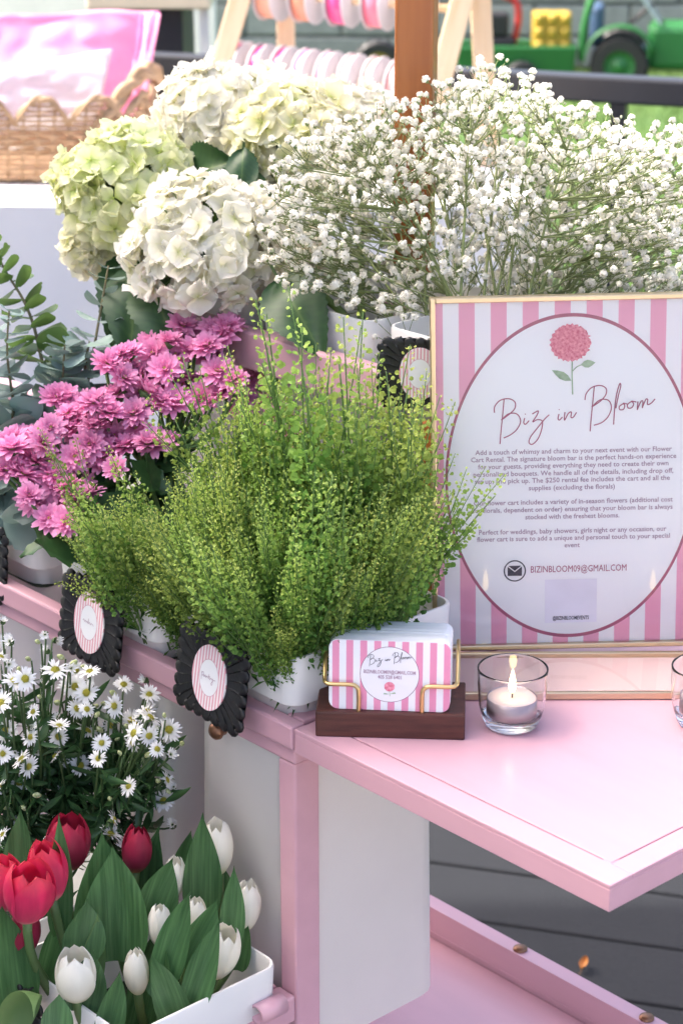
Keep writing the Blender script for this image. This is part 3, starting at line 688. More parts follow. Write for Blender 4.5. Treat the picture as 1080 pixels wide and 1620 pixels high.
for k, (px, py, Y) in enumerate(tips):
    bx = lerp(UX + .02, UX + .075, rnd.random()); base = cw(bx, UY + U(.03, .11), URZ - .05) if k < 9 else cw(UX + U(.05, .08), UY + U(.03, .12), URZ - .05)
    tip = at(px, py, Y); t = thing('gypsophila_spray', 'white baby\'s breath spray ' + where[k], 'flower spray', base, 0, 'baby\'s breath sprays')
    stems.append(dict(t=t, B=base, c=stem_curve(base, tip, .42, 14), tw=MB(), bl=[]))
    stems[-1]['tw'].tube([p - base for p in stems[-1]['c']], [lerp(.0016, .0007, i / 14) for i in range(15)], 5)
NCL = 620
for k in range(NCL):                                            # clusters of blossoms
    px = lerp(428, 1120, (k + rnd.random()) / NCL); y0, y1 = env(px)
    py = y0 + (y1 - y0) * rnd.random() ** 1.15; Y = U(1.66, 1.96)
    if py > 440 and px > 670: Y = max(Y, 1.72)
    c = at(px, py, Y)
    st = min(stems, key=lambda q: min((p - c).length for p in q['c'][5:])); B = st['B']; cv = st['c']
    low = [p for p in cv if p.z < c.z - .012] or [cv[2]]
    a = min(low, key=lambda p: (p - c).length + .4 * abs((c.z - p.z) - .05))
    mid = lerp(a, c, .55) + Vector((U(-.006, .006), U(-.006, .006), -.006))
    br = bez(a, mid, c, 5); st['tw'].tube([p - B for p in br], [.0009, .0008, .0007, .0006, .0006, .0005], 4)
    nb = rnd.choice((4, 5, 6, 6, 7, 8))
    for q in range(nb):
        o = Vector((U(-1, 1), U(-1, 1), U(-.6, 1.2))) * .017; p = c + o; a2 = br[rnd.choice((3, 4, 5))]
        st['tw'].tube([a2 - B, lerp(a2, p, .5) + Vector((0, 0, -.002)) - B, p - B - o.normalized() * .003], .00035, 3)
        st['bl'].append((p, o, rnd.random() < .16))
for st in stems:
    st['tw'].build('branches', TWIG, st['t'])
    for p, o, bud in st['bl']:
        n_ = (o.normalized() + Vector((0, -.25, .7))).normalized()
        put('bud' if bud else 'blossom', GBUD if bud else rnd.choice(GBL), st['t'], TM(p - st['B'], facing(n_, U(0, 6.28)), U(.75, 1.3)))

# ------------------------------------------------------------------ pink chrysanthemums
MUM = mat('mum_pink', (1, 1, 1), rough=.55, tone=[(0, (.48, .07, .26)), (.35, (.75, .23, .48)), (1, (.90, .44, .67))], transl=.32, orand=.12, nvar=.06, spec=.3)
MCEN = mat('mum_centre', (.45, .42, .10), rough=.7, nvar=.3, nscale=500, bump=.5, bscale=900)
CALYX = mat('calyx', (.07, .13, .04), rough=.6, nvar=.2)
def mum_meshes(k):
    s = MB(); r = random.Random(500 + k); op = r.uniform(-.05, .35)
    for n, L, el, wd in ((17, .0170, .10 + op, .0026), (15, .0150, .42 + op, .0024), (12, .0115, .80 + op, .0021), (8, .0075, 1.15, .0016)):
        for i in range(n):
            a = 2 * math.pi * i / n + r.uniform(-.14, .14); e = el + r.uniform(-.14, .14); l = L * r.uniform(.86, 1.1); cv = r.uniform(.05, .45); dr = r.uniform(-.3, .15)
            M = Matrix.Rotation(a, 4, 'Z') @ Matrix.Rotation(-e, 4, 'Y')
            s.sheet(lambda u, v: (.0018 + l * u, 1.32 * wd * v * (max(.0, math.sin(math.pi * (.12 + .84 * u))) ** .6) * (1 - .0 * u), cv * wd * abs(v) + dr * l * u * u), 4, 2, M, lambda u, v: .1 + .9 * u)
    c = MB(); c.lathe([(0, .0042), (.0022, .0038), (.0034, .0022), (.003, 0)], 10)
    g = MB(); g.lathe([(.0012, -.009), (.0038, -.006), (.0066, -.0025), (.0062, .0002)], 12)
    return s.mesh('petals', MUM), c.mesh('centre', MCEN), g.mesh('calyx', CALYX)
MUMS = [mum_meshes(k) for k in range(6)]
def small_leaf(L, W, k, m, lobes=0):
    s = MB(); r = random.Random(k); dr = r.uniform(-.3, .3)
    s.sheet(lambda u, v: (L * u, W * v * math.sin(math.pi * u ** .85) ** .8 * (1 + (lobes * math.sin(u * 19)) * abs(v)), dr * L * u * u + .25 * W * abs(v)), 8, 4)
    return s.mesh('leaf', m)
MLEAF = [small_leaf(.04, .011, k, LEAFD, .3) for k in range(3)]
MUMPX = [ # spray, pixel x, y
 (0, [(301,526),(329,547),(335,520),(353,534),(370,603),(344,588)]), (1, [(240,547),(270,541),(280,563),(262,585),(270,614)]), (2, [(172,577),(207,559),(227,592),(195,598),(185,626)]),
 (3, [(213,655),(256,636),(319,630),(300,600),(211,687),(242,704)]), (4, [(100,631),(107,655),(142,651),(152,638),(122,678),(152,673),(181,693)]), (5, [(67,689),(40,695),(20,711),(13,742),(38,733),(53,729)]),
 (6, [(78,751),(95,729),(142,704),(109,773),(133,767),(160,735)]), (7, [(47,784),(87,802),(111,820)]), (8, [(440,588),(458,647),(415,640),(400,600),(385,640),(430,680),(400,560)])]
MUML = ['at the top, touching the white hydrangea', 'at the upper middle of the pink bunch', 'at the upper left of the pink bunch, one flower facing forward', 'in the middle with a large pale open flower',
 'at the left middle below the eucalyptus leaves', 'at the far left edge of the pink bunch', 'behind the yellow-green sprigs at the lower left', 'hanging lowest above the white eucalyptus bin', 'at the far right, behind the tall green sprigs']
def face_dir(): return Vector((U(-.45, .35), U(-.75, .05), U(.35, 1))).normalized()
for k, P in MUMPX:
    P = P + [(x + U(-26, 26), y + U(-14, 30)) for x, y in P + P if rnd.random() < .75]
    base = bin_point(-.24, .08, RZ - .05, .04, .04); t = thing('chrysanthemum_spray', 'pink chrysanthemum spray ' + MUML[k], 'chrysanthemum', base, 0, 'pink chrysanthemums')
    s = MB(); hub = None
    for i, (px, py) in enumerate(P):
        Y = 1.605 + (880 - py) / 880 * .38 + U(-.02, .02) + (.05 if k == 8 else 0)
        p = at(px, py, Y); n_ = face_dir() if (px, py) != (227, 592) else Vector((.1, -.9, .45)).normalized()
        if i == 0:
            hub = lerp(Vector(base), p, .55) + Vector((0, 0, .01)); s.tube([q - base for q in stem_curve(base, hub, .4, 6)], .0022, 6)
        ca = p - n_ * .008
        s.tube([q - base for q in bez(hub, lerp(hub, ca, .6) + Vector((0, .0, -.02)) - n_ * .012, ca, 7)], [.0016] * 8, 5)
        a, b, c = rnd.choice(MUMS); M = TM(p - base, facing(n_, U(0, 6.28)), U(.68, .98))
        fl = put('petals', a, t, M); put('centre', b, fl); put('calyx', c, fl)
    s.build('stems', GSTEM, t)
    for i in range(9):
        q = lerp(Vector(base), hub, U(.4, 1.25)) + Vector((U(-.02, .02), U(-.02, .02), 0)); put('leaf', rnd.choice(MLEAF), t, TM(q - base, facing((U(-1, 1), U(-1, .4), U(.2, 1)), U(0, 6.28)), U(.8, 1.3)))

# ------------------------------------------------------------------ eucalyptus
EUC = mat('eucalyptus_leaf', (.30, .39, .36), (.22, .32, .27), rough=.5, nscale=30, nvar=.12, orand=.28, ohue=.03, transl=.18)
EUCY = mat('eucalyptus_young_leaf', (.17, .28, .07), (.13, .23, .07), rough=.5, nscale=30, nvar=.12, orand=.15, transl=.35)
ESTEM = mat('eucalyptus_stem', (.16, .14, .07), rough=.6, nvar=.2)
def euc_leaf(k, m, asp=1.0):
    s = MB(); r = random.Random(700 + k); cup = r.uniform(.1, .35); L = .030; wv = r.uniform(-.15, .15)
    s.sheet(lambda u, v: (L * u, L * .52 * asp * v * math.sin(math.pi * (.03 + .94 * u ** .9)) ** .55, L * (cup * (u - .5) ** 2 + .18 * abs(v) ** 1.6 * cup + wv * v * u + .04 * math.cos(v * 3) )), 8, 6)
    s.tube([(-.004, 0, L * .25 * cup), (0, 0, L * (cup * .25 + .04))], .0007, 5); return s.mesh('leaf', m)
EL = [euc_leaf(k, EUC) for k in range(4)]; EY = [euc_leaf(k, EUCY) for k in range(3)]; EN = [euc_leaf(k, EUC, .36) for k in range(3)]
def euc(P, Y0, Y1, label, leaves, npair, sz, base):
    t = thing('eucalyptus_stem', label, 'eucalyptus', base, 0, 'eucalyptus stems'); B = Vector(base)
    pts = [B] + [at(x, y, lerp(Y0, Y1, i / (len(P) - 1))) for i, (x, y) in enumerate(P)]
    C = crom(pts, 8); s = MB(); s.tube([p - B for p in C], [lerp(.0022, .0008, i / (len(C) - 1)) for i in range(len(C))], 6); s.build('stem', ESTEM, t)
    npair = int(npair * 1.35)
    for i in range(npair):
        f = .30 + .70 * i / (npair - 1); idx = min(int(f * (len(C) - 1)), len(C) - 2); p = C[idx]; d = (C[idx + 1] - C[idx]).normalized()
        a = i * 1.571 + U(-.4, .4); k_ = .82 * sz * (1.12 - .62 * (f - .3) / .7) * U(.85, 1.15)
        sd = d.orthogonal().normalized(); sd = Quaternion(d, a) @ sd
        for g in (1, -1):
            xa = (sd * g + d * U(.1, .5)).normalized(); za = (d - xa * d.dot(xa)).normalized(); za = (Quaternion(xa, U(-.6, .6)) @ za); ya = za.cross(xa)
            M = Matrix(((xa.x, ya.x, za.x, 0), (xa.y, ya.y, za.y, 0), (xa.z, ya.z, za.z, 0), (0, 0, 0, 1)))
            put('leaf', rnd.choice(leaves), t, Matrix.Translation(p - B + xa * .003) @ M @ Matrix.Diagonal((k_, k_, k_, 1)))
eb = lambda: bin_point(-.44, .10, RZ - .05, .04, .04)
euc([(75, 640), (60, 540), (40, 480), (10, 430), (-10, 390)], 1.80, 1.86, 'bright green eucalyptus stem curving up at the left edge', EY, 11, 1.15, eb())
euc([(30, 720), (22, 640), (12, 560), (15, 490)], 1.74, 1.76, 'grey-blue eucalyptus stem on a brown twig at the left edge', EL, 12, 1.2, eb())
euc([(90, 720), (95, 650), (100, 590), (103, 545)], 1.76, 1.78, 'grey-green eucalyptus stem with a budding tip beside the chrysanthemums', EL, 10, 1.45, eb())
euc([(120, 700), (140, 600), (158, 500), (172, 420)], 1.80, 1.84, 'thin eucalyptus stem of narrow leaves standing against the tablecloth', EN, 9, 1.2, eb())
euc([(55, 780), (60, 700), (62, 640)], 1.74, 1.76, 'short eucalyptus stem with large round leaves in the middle', EL, 7, 1.5, eb())
euc([(20, 800), (0, 760), (-15, 720)], 1.74, 1.72, 'low eucalyptus stem leaning out of the picture on the left', EL, 7, 1.4, eb())
euc([(70, 800), (66, 790), (60, 775)], 1.70, 1.68, 'low eucalyptus stem below the pink flowers over the bin rim', EL, 6, 1.5, eb())
euc([(128, 640), (135, 580), (142, 540)], 1.80, 1.80, 'eucalyptus stem with broad dark leaves behind the chrysanthemums', EL, 6, 1.6, eb())
euc([(5, 680), (-5, 600), (-8, 520)], 1.84, 1.86, 'eucalyptus stem at the back, almost outside the picture', EL, 9, 1.3, eb())

# ------------------------------------------------------------------ green seed-pod sprigs
POD = mat('seed_pod', (1, 1, 1), rough=.5, tone=[(0, (.04, .115, .025)), (.35, (.15, .28, .055)), (.7, (.37, .48, .10)), (1, (.60, .65, .20))], transl=.38, orand=.24, ohue=.015, nvar=.08, spec=.35)
def sprig_mesh(k, H):
    r = random.Random(900 + k); st = MB(); pd = MB()
    def raceme(p0, dirv, L, n, tone0):
        side = Vector((r.uniform(-1, 1), r.uniform(-1, 1), 0)).normalized(); pts = []
        for i in range(7):
            f = i / 6; pts.append(p0 + dirv * L * f + Vector((0, 0, 1)) * L * .30 * f * f + side * L * .05 * math.sin(f * 3))
        st.tube(pts, [lerp(.0009, .0004, i / 6) for i in range(7)], 4)
        for i in range(n):
            f = .08 + .92 * (i + r.random()) / n; j = min(int(f * 6), 5); p = lerp(pts[j], pts[j + 1], f * 6 - j)
            a = 2.4 * i + r.uniform(-.4, .4); ax = (pts[j + 1] - pts[j]).normalized(); o = ax.orthogonal().normalized(); o = Quaternion(ax, a) @ o
            ln = lerp(.0095, .0022, f ** 1.6) * r.uniform(.8, 1.2); sz = lerp(.0034, .0014, f ** 2.0) * r.uniform(.8, 1.25)
            dd = (o + ax * r.uniform(.3, .7)).normalized(); e = p + dd * ln; tn = min(1, max(0, tone0 + .42 * f ** 2 + r.uniform(-.10, .10)))
            wv = dd.cross(ax).normalized() * .00022; pd.add([p - wv, p + wv, e], [(0, 1, 2)], tn * .8)
            u_ = dd; v_ = (dd.orthogonal().normalized()); v_ = Quaternion(dd, r.uniform(0, 6.28)) @ v_; w_ = u_.cross(v_) * sz * .35
            pd.add([e, e + u_*sz*.7 + v_*sz*.85 + w_, e + u_*sz*1.6 + v_*sz*.75, e + u_*sz*1.9 , e + u_*sz*1.6 - v_*sz*.75, e + u_*sz*.7 - v_*sz*.85 + w_, e + u_*sz*.95 - w_],
                   [(0, 1, 6), (1, 2, 6), (2, 3, 6), (3, 4, 6), (4, 5, 6), (5, 0, 6)], tn)
    bend = Vector((r.uniform(-.10, .10), r.uniform(-.10, .10), 0)) * H
    axis = [Vector((0, 0, H * f)) + bend * f * f for f in [i / 10 for i in range(11)]]
    st.tube(axis, [lerp(.0017, .0006, i / 10) for i in range(11)], 5)
    raceme(axis[5], (axis[10] - axis[5]).normalized() * .8, H * .58, 84, .40)
    for i in range(5):
        f = .18 + .42 * i / 4 + r.uniform(-.04, .04); j = min(int(f * 10), 9); p = lerp(axis[j], axis[j + 1], f * 10 - j); a = 2.4 * i + r.uniform(-.4, .4)
        d = Vector((math.cos(a) * .26, math.sin(a) * .26, .95)).normalized(); raceme(p, d, H * r.uniform(.30, .50) * (1.1 - .3 * f), 48, .12 + .42 * f)
    lf = MB()
    for i in range(8):
        f = .08 + .5 * r.random(); p = axis[int(f * 10)]; a = r.uniform(0, 6.28); d = Vector((math.cos(a), math.sin(a), r.uniform(.2, 1))).normalized(); w_ = d.cross(Vector((0, 0, 1))).normalized() * .0022; L = r.uniform(.018, .035)
        pd.add([p, p + d*L*.4 + w_, p + d*L - Vector((0, 0, L*.2)), p + d*L*.4 - w_], [(0, 1, 2), (0, 2, 3)], r.uniform(0, .3))
    return st.mesh('stem', GSTEM), pd.mesh('seed_pods', POD, False)
SPH = .22
SPR = [sprig_mesh(k, SPH) for k in range(9)]
OUT = [(70, 890), (110, 860), (150, 835), (180, 815), (220, 795), (250, 775), (300, 740), (330, 705), (360, 655), (390, 610), (420, 610), (450, 600), (480, 580), (515, 565), (545, 580), (575, 560), (600, 585), (640, 600), (685, 605), (700, 700)]
def outl(px):
    for a, b in zip(OUT, OUT[1:]):
        if a[0] <= px <= b[0]: return lerp(a[1], b[1], (px - a[0]) / (b[0] - a[0]))
    return 720
specials = [(628, 575, 1.50, 'tall green spike left of the striped sign, beside the upper tag'), (655, 640, 1.46, 'bushy green spike just left of the sign\'s frame'), (545, 600, 1.46, 'green spike between the two tallest sprigs'), (235, 655, 1.60, 'thin green sprig rising in front of the pink chrysanthemums, left of two'), (300, 588, 1.60, 'thin green sprig rising in front of the topmost chrysanthemums'), (165, 720, 1.60, 'thin green sprig leaning left across the pink chrysanthemums'), (330, 600, 1.58, 'thin green sprig between the chrysanthemums and the tall green spikes'), (85, 690, 1.64, 'thin green sprig tip among the leftmost chrysanthemums'), (390, 490, 1.50, 'tall green sprig standing up against the white hydrangea'), (516, 532, 1.47, 'tall pointed green sprig left of the black tag on the upper tier'), (578, 518, 1.48, 'tallest thin green sprig in front of the baby\'s breath bin'),
  (752, 765, 1.44, 'green sprig reaching out to the right across the striped sign'), (735, 740, 1.47, 'short green sprig tip crossing the left stripe of the sign'), (690, 605, 1.50, 'green sprig rising along the left edge of the sign'), (96, 905, 1.55, 'drooping green sprig spilling over the chrysanthemum bin at the left')]
spl = []
def rimy(px):                                                   # how far down the sprigs may hang: over the rims but not over the black tags
    if px < 215: return 850 + (px - 85) * .25
    if px < 272: return 935
    if px < 402: return 940 + (px - 272) * .3
    return 1015
def zone(px, py):
    a = 'left part' if px < 260 else 'middle' if px < 440 else 'right part'
    return 'green seed-pod sprig in the ' + ('upper ' if py < 760 else 'lower ') + a + ' of the green mass'
for px, py, Y, lb in specials: spl.append((px, py, Y, lb))
for i in range(172):
    px = 112 + 583 * rnd.random() ** .92; top = outl(px); bot = rimy(px)
    f = rnd.random() ** 1.15; py = lerp(top, bot - 70, f); Y = lerp(1.57, 1.40, f) + U(-.03, .03) + (.05 if px < 250 else 0)
    if px > 470 and py > 900: py -= 120
    spl.append((px, py, Y, zone(px, py)))
for i in range(15):                                             # short low sprigs along the rims
    px = rnd.choice((U(215, 262), U(405, 450))); py = rimy(px) + U(-50, -5); spl.append((px, py, lerp(1.56, 1.395, (px - 120) / 380), zone(px, py)))
for px, py, Y, lb in spl:
    if lb.startswith('green sprig reach') or lb.startswith('short green sprig tip'): base = cw(-.03, .12, RZ - .03)
    elif px < 200: base = bin_point(-.205, .045, RZ - .05, .03, .035)
    else: base = cw(lerp(-.138, -.025, min(1, max(0, (px - 180) / 470))) + U(-.02, .02), .08 + U(-.055, .055), RZ - .055)
    tip = at(px, py, Y); q_ = CM.inverted() @ Vector((tip.x, tip.y, base.z))
    if lb.startswith('green seed-pod') and px > 200:           # stand as upright as the bin allows
        q2 = Vector((min(-.018, max(-.14, q_.x)), min(.145, max(.02, q_.y)), base.z)); base = lerp(base, CM @ q2, .75)
    d = tip - base; L = d.length
    if L < .07: base = base - d.normalized() * (.07 - L); d = tip - base; L = .07
    sc_ = L / (SPH * 1.08); t = thing('seed_pod_sprig', lb, 'greenery', base, 0, 'green seed-pod sprigs'); a, b = rnd.choice(SPR)
    wd = max(sc_ * .85, .5) if lb.startswith('green seed-pod') else sc_ * .9
    M = facing(d, U(0, 6.28)).to_matrix().to_4x4() @ Matrix.Diagonal((wd, wd, sc_, 1)); put('stem', a, t, M); tag(put('seed_pods', b, t, M), kind='stuff')

# ------------------------------------------------------------------ white asters
AST = mat('aster_white', (1, 1, 1), rough=.55, tone=[(0, (.60, .62, .42)), (.3, (.82, .82, .80)), (1, (.84, .85, .87))], transl=.25, orand=.06, nvar=.03)
ADISC = mat('aster_disc', (.50, .44, .05), (.34, .33, .04), rough=.8, nscale=900, nvar=.25, bump=.8, bscale=1500)
ASTEM = mat('aster_stem', (.045, .085, .025), rough=.6, nvar=.2)
def aster_meshes(k):
    s = MB(); r = random.Random(1200 + k); n = r.choice((20, 23, 26)); up_ = r.uniform(-.05, .35)
    for i in range(n):
        a = 2 * math.pi * i / n + r.uniform(-.12, .12); e = up_ + r.uniform(-.16, .16); L = r.uniform(.0070, .0094); w_ = r.uniform(.0007, .00105); dr = r.uniform(-.4, .1)
        M = Matrix.Rotation(a, 4, 'Z') @ Matrix.Rotation(-e, 4, 'Y')
        s.sheet(lambda u, v: (.0028 + L * u, w_ * v * (.5 + .9 * math.sin(math.pi * (.1 + .8 * u))) * (1 - .55 * u ** 5), dr * L * u * u), 4, 1, M, lambda u, v: u)
    d = MB(); d.lathe([(0, .0022), (.0014, .0020), (.0028, .0013), (.0036, .0003), (.0036, -.0006)], 14)
    for i in range(40):
        rr = .0036 * math.sqrt((i + .5) / 40); a = 2.4 * i; z = .0022 * (1 - (rr / .0042) ** 2); d.lathe([(.0004, 0), (.0003, .0004), (0, .0006)], 4, 1.0, Matrix.Translation((rr * math.cos(a), rr * math.sin(a), z)))
    g = MB(); g.lathe([(.0008, -.0045), (.0026, -.003), (.0036, -.001), (.0036, .0)], 9)
    return s.mesh('petals', AST), d.mesh('disc', ADISC), g.mesh('calyx', CALYX)
ASTS = [aster_meshes(k) for k in range(6)]
BUDM = mat('aster_bud', (.30, .36, .12), (.55, .58, .36), rough=.6, nscale=400, nvar=.15)
s = MB(); s.lathe([(0, .0050), (.0012, .0046), (.0022, .0030), (.0026, .001), (.0022, -.001), (.0008, -.003)], 9); ABUD = s.mesh('bud', BUDM)
def half_open(k):
    s = MB(); r = random.Random(1300 + k)
    for i in range(16):
        M = Matrix.Rotation(2*math.pi*i/16 + r.uniform(-.1,.1), 4, 'Z') @ Matrix.Rotation(-r.uniform(.75, 1.15), 4, 'Y'); L = r.uniform(.005, .0075)
        s.sheet(lambda u, v: (.0018 + L * u, .0008 * v * (1 - .5 * u ** 3), 0), 3, 1, M, lambda u, v: u)
    return s.mesh('petals', AST)
AHALF = [half_open(k) for k in range(3)]
ALEAF = [small_leaf(.028, .0028, k, LEAFD) for k in range(3)]
ASTPX = [('at the right edge of the aster bunch beside the white bin', [(268,1154),(249,1185),(238,1135),(264,1234),(259,1267)], (236,1300)),
 ('at the top right of the aster bunch below the pink rail', [(196,1083),(180,1117),(236,1099),(212,1143),(175,1148)], (200,1290)),
 ('in the right middle of the aster bunch', [(209,1177),(236,1164),(161,1175),(156,1200),(204,1244),(180,1297)], (190,1330)),
 ('in the middle of the aster bunch under the first black tag', [(113,1086),(138,1095),(122,1121),(94,1149),(138,1156),(120,1060)], (125,1300)),
 ('low in the middle, above the dark red tulip', [(87,1196),(113,1206),(135,1240),(89,1282),(66,1156)], (110,1340)),
 ('with mostly closed buds at the top left of the bunch', [(88,1060),(53,1126),(40,1074)], (70,1290)),
 ('at the left edge of the picture', [(49,1166),(35,1201),(5,1192),(9,1156),(2,1112),(23,1078)], (30,1300)),
 ('reaching up across the pink rail at the left edge', [(2,1039),(12,1015)], (-10,1280)),
 ('low at the left behind the red tulips', [(47,1213),(0,1245),(20,1290),(5,1320)], (20,1380))]
for k, (wh, P, ft) in enumerate(ASTPX):
    base = cw(-.235 + U(-.045, .05), -.09 + U(-.04, .04), .684 - .05); Yb = U(1.49, 1.53)
    t = thing('aster_spray', 'white aster spray ' + wh, 'aster', base, 0, 'white aster sprays'); s = MB()
    hub = at(ft[0], ft[1] - 60, Yb + .01); main = stem_curve(base, hub, .3, 7); s.tube([q - base for q in main], [lerp(.0024, .0016, i / 7) for i in range(8)], 6)
    P = P + [(x + U(-24, 24), y + U(-20, 30)) for x, y in P if rnd.random() < .45]
    tops = [(p, False) for p in P] + [((px + U(-30, 30), py + U(-32, 40)), True) for px, py in P for _ in range(2)]
    if k == 5: tops += [((72,1003),1),((61,1016),1),((89,1013),1),((46,1043),1),((75,1030),1),((98,1040),1)]
    lv = []
    for (px, py), bud in tops:
        Y = Yb + U(-.035, .03) + (.02 if bud else 0) + (1200 - py) * .00006; p = at(px, py, Y); n_ = Vector((U(-.8, .8), U(-1, .15), U(.05, 1))).normalized(); ca = p - n_ * .004
        a = lerp(main[5], main[7], rnd.random()); br = bez(a, lerp(a, ca, .62) + Vector((0, 0, -.012)) - n_ * .006, ca, 6); s.tube([q - base for q in br], [.0013, .0012, .0011, .001, .001, .0009, .0008], 5); lv += br[1:5]
        M = TM(p - base, facing(n_, U(0, 6.28)), U(.62, .98))
        if bud:
            if rnd.random() < .3 or (k == 5 and rnd.random() < .5): fl = put('half_open_flower', rnd.choice(AHALF), t, M); put('calyx', ASTS[0][2], fl)
            else: put('bud', ABUD, t, M)
        else:
            a_, b_2, c_ = rnd.choice(ASTS); fl = put('petals', a_, t, M); put('disc', b_2, fl); put('calyx', c_, fl)
    s.build('stems', ASTEM, t)
    for q in lv * 2 + main[2:] * 9:
        if rnd.random() < .7: put('leaf', rnd.choice(ALEAF), t, TM(q - base, facing((U(-1, 1), U(-1, 1), U(-.2, .9)), U(0, 6.28)), U(.6, 1.25)))

# ------------------------------------------------------------------ tulips
TRED = mat('tulip_red', (1, 1, 1), rough=.42, tone=[(0, (.62, .34, .30)), (.18, (.64, .07, .16)), (.7, (.62, .022, .10)), (1, (.70, .06, .09))], transl=.32, nvar=.22, nscale=120, stretch=(1, 1, .12), spec=.35)
TDRK = mat('tulip_crimson', (1, 1, 1), rough=.42, tone=[(0, (.34, .20, .10)), (.2, (.36, .04, .09)), (1, (.40, .015, .05))], transl=.3, nvar=.22, nscale=120, stretch=(1, 1, .12), spec=.35)
TWHT = mat('tulip_white', (1, 1, 1), rough=.40, tone=[(0, (.62, .64, .40)), (.2, (.86, .84, .72)), (1, (.90, .885, .82))], transl=.35, nvar=.06, nscale=120, stretch=(1, 1, .12), spec=.4)
TLEAF = mat('tulip_leaf', (.05, .135, .045), (.085, .19, .07), rough=.38, stretch=(30, 4, 1.2), nscale=14, nvar=.15, transl=.25, bump=.35, bscale=40, orand=.15)
TLEAFL = mat('tulip_leaf_pale', (.15, .25, .09), (.11, .2, .07), rough=.4, stretch=(1.2, 22, 1), nscale=9, nvar=.15, transl=.25)
def tulip_petal(k, H, Rd, inner, open_):
    s = MB(); r = random.Random(1500 + k); hw = R(64 if not inner else 56); wob = r.uniform(-.08, .08); tipx = r.uniform(-.12, .1)
    def f(u, v):
        rad = Rd * (math.sin(math.pi * min(.985, .06 + (.905 - open_ * .30) * u ** .95)) ** .62) * (.92 if inner else 1.0)
        edge = abs(v)
        ww = hw * max(0.0, 1 - max(0, (u - .40) / .60) ** 2.8) ** .66 * (1 - .30 * max(0, .2 - u) / .2)
        a = ww * v + wob * u
        rr = rad * (1 + (.02 if inner else .11) * edge ** 4) + Rd * .05 * (1 - edge ** 2) * math.sin(math.pi * u)
        crinkle = Rd * .02 * math.sin(5 * v + 3 * wob * 40) * u ** 3
        return ((rr + crinkle) * math.cos(a) - Rd * tipx * u ** 3, rr * math.sin(a), H * u * (1 - .02 * edge ** 2))
    s.sheet(f, 16, 10, None, lambda u, v: u)
    return s
tulip_cache = {}
def tulip_leaf_mesh(L, W, k, bend, fold=.55, twist=.3):
    s = MB(); r = random.Random(1700 + k)
    def f(u, v):
        w_ = W * (math.sin(math.pi * (.12 + .88 * u ** .75)) ** .8) * (1 - u ** 7)
        tw = twist * u; x = w_ * v
        z0 = fold * w_ * abs(v) ** 1.3 * (1 - .5 * u) + .05 * W * math.sin(9 * u + 4 * v) * abs(v)
        a = bend * u * u
        return (x * math.cos(tw) - z0 * math.sin(tw), -L * u * math.sin(a) - (z0 * math.cos(tw) + x * math.sin(tw)), L * u * math.cos(a))
    s.sheet(f, 14, 6); return s
def tulip(px, py, Y, H, Rd, m, label, lean=(0, 0), open_=0.0, leaves=(), grp='tulips in the lower bin', spin=None):
    open_ += .10
    Rd *= .93; c = at(px, py, Y)                                 # middle of the cup
    ax = Vector((lean[0], lean[1], 1)).normalized(); bot = c - ax * H * .5
    base = cw(-.082 + U(-.02, .02), -.09 + U(-.02, .02), .684 - .055); q0 = Vector((bot.x, bot.y, 0)); base = lerp(base, Vector((bot.x, bot.y, base.z)), .55)
    t = thing('tulip', label, 'tulip', base, 0, grp)
    s = MB(); mid = bot - ax * max(.02, (bot.z - base.z) * .5); s.tube([p - base for p in bez(base, mid, bot + ax * .002, 8)], .0036, 8); s.build('stem', TLEAFL, t)
    sp = U(0, 6.28) if spin is None else spin; q = facing(ax, sp)
    for i in range(6):
        inner = i >= 3; key = (i + int(px) % 3, round(H, 3), round(Rd, 4), inner, round(open_, 2), m.name)
        if key not in tulip_cache: tulip_cache[key] = tulip_petal(i + int(px) % 3, H * (1 if not inner else .96) * (1 + .035 * math.sin(i * 2.1 + px)), Rd, inner, open_).mesh('petal', m)
        put('petal', tulip_cache[key], t, TM(bot - base, q @ Quaternion((0, 0, 1), i * 2 * math.pi / 3 + (math.pi / 3 if inner else 0))))
    for i, (bx, by, tx, ty, Yl, W, bend, pale) in enumerate(leaves):
        a, b = at(bx, by, Yl), at(tx, ty, Yl + .012); d = b - a
        face = Vector((U(-.5, .5), -1, .25)); z = d.normalized(); y = -(face - z * face.dot(z)).normalized(); x = y.cross(z)
        M = Matrix(((x.x, y.x, z.x, 0), (x.y, y.y, z.y, 0), (x.z, y.z, z.z, 0), (0, 0, 0, 1)))
        tulip_leaf_mesh(d.length * (1 + bend * .1), W * 1.02, i + int(px) + int(tx), bend, U(.35, .75), U(-.5, .5)).build('leaf', TLEAFL if pale else TLEAF, t, True, Matrix.Translation(a - base) @ M)
    return t
tulip(120, 1542, 1.345, .0455, .0160, TWHT, 'creamy white tulip nearest the front, facing the viewer', (.02, -.1), .12, [(165,1660,195,1525,1.335,.011,.2,0), (140,1580,160,1440,1.37,.010,.1,1), (90,1640,95,1570,1.33,.012,.1,0)])
tulip(216, 1536, 1.375, .040, .0100, TWHT, 'narrow white tulip bud in the front middle of the bin', (-.03, -.05), 0, [(215,1660,268,1440,1.40,.015,.15,0), (290,1640,240,1500,1.35,.013,.15,0)])
tulip(349, 1505, 1.40, .0480, .0155, TWHT, 'white tulip leaning right over the rim of the bin', (.22, -.12), .05, [(300,1600,348,1445,1.362,.012,.1,0), (376,1535,392,1450,1.425,.009,.1,0)])
tulip(344, 1338, 1.46, .0470, .0130, TWHT, 'white tulip standing highest at the back right', (-.05, 0), .04, [(318,1460,315,1280,1.438,.016,.1,0), (345,1470,352,1360,1.47,.014,.1,0)])
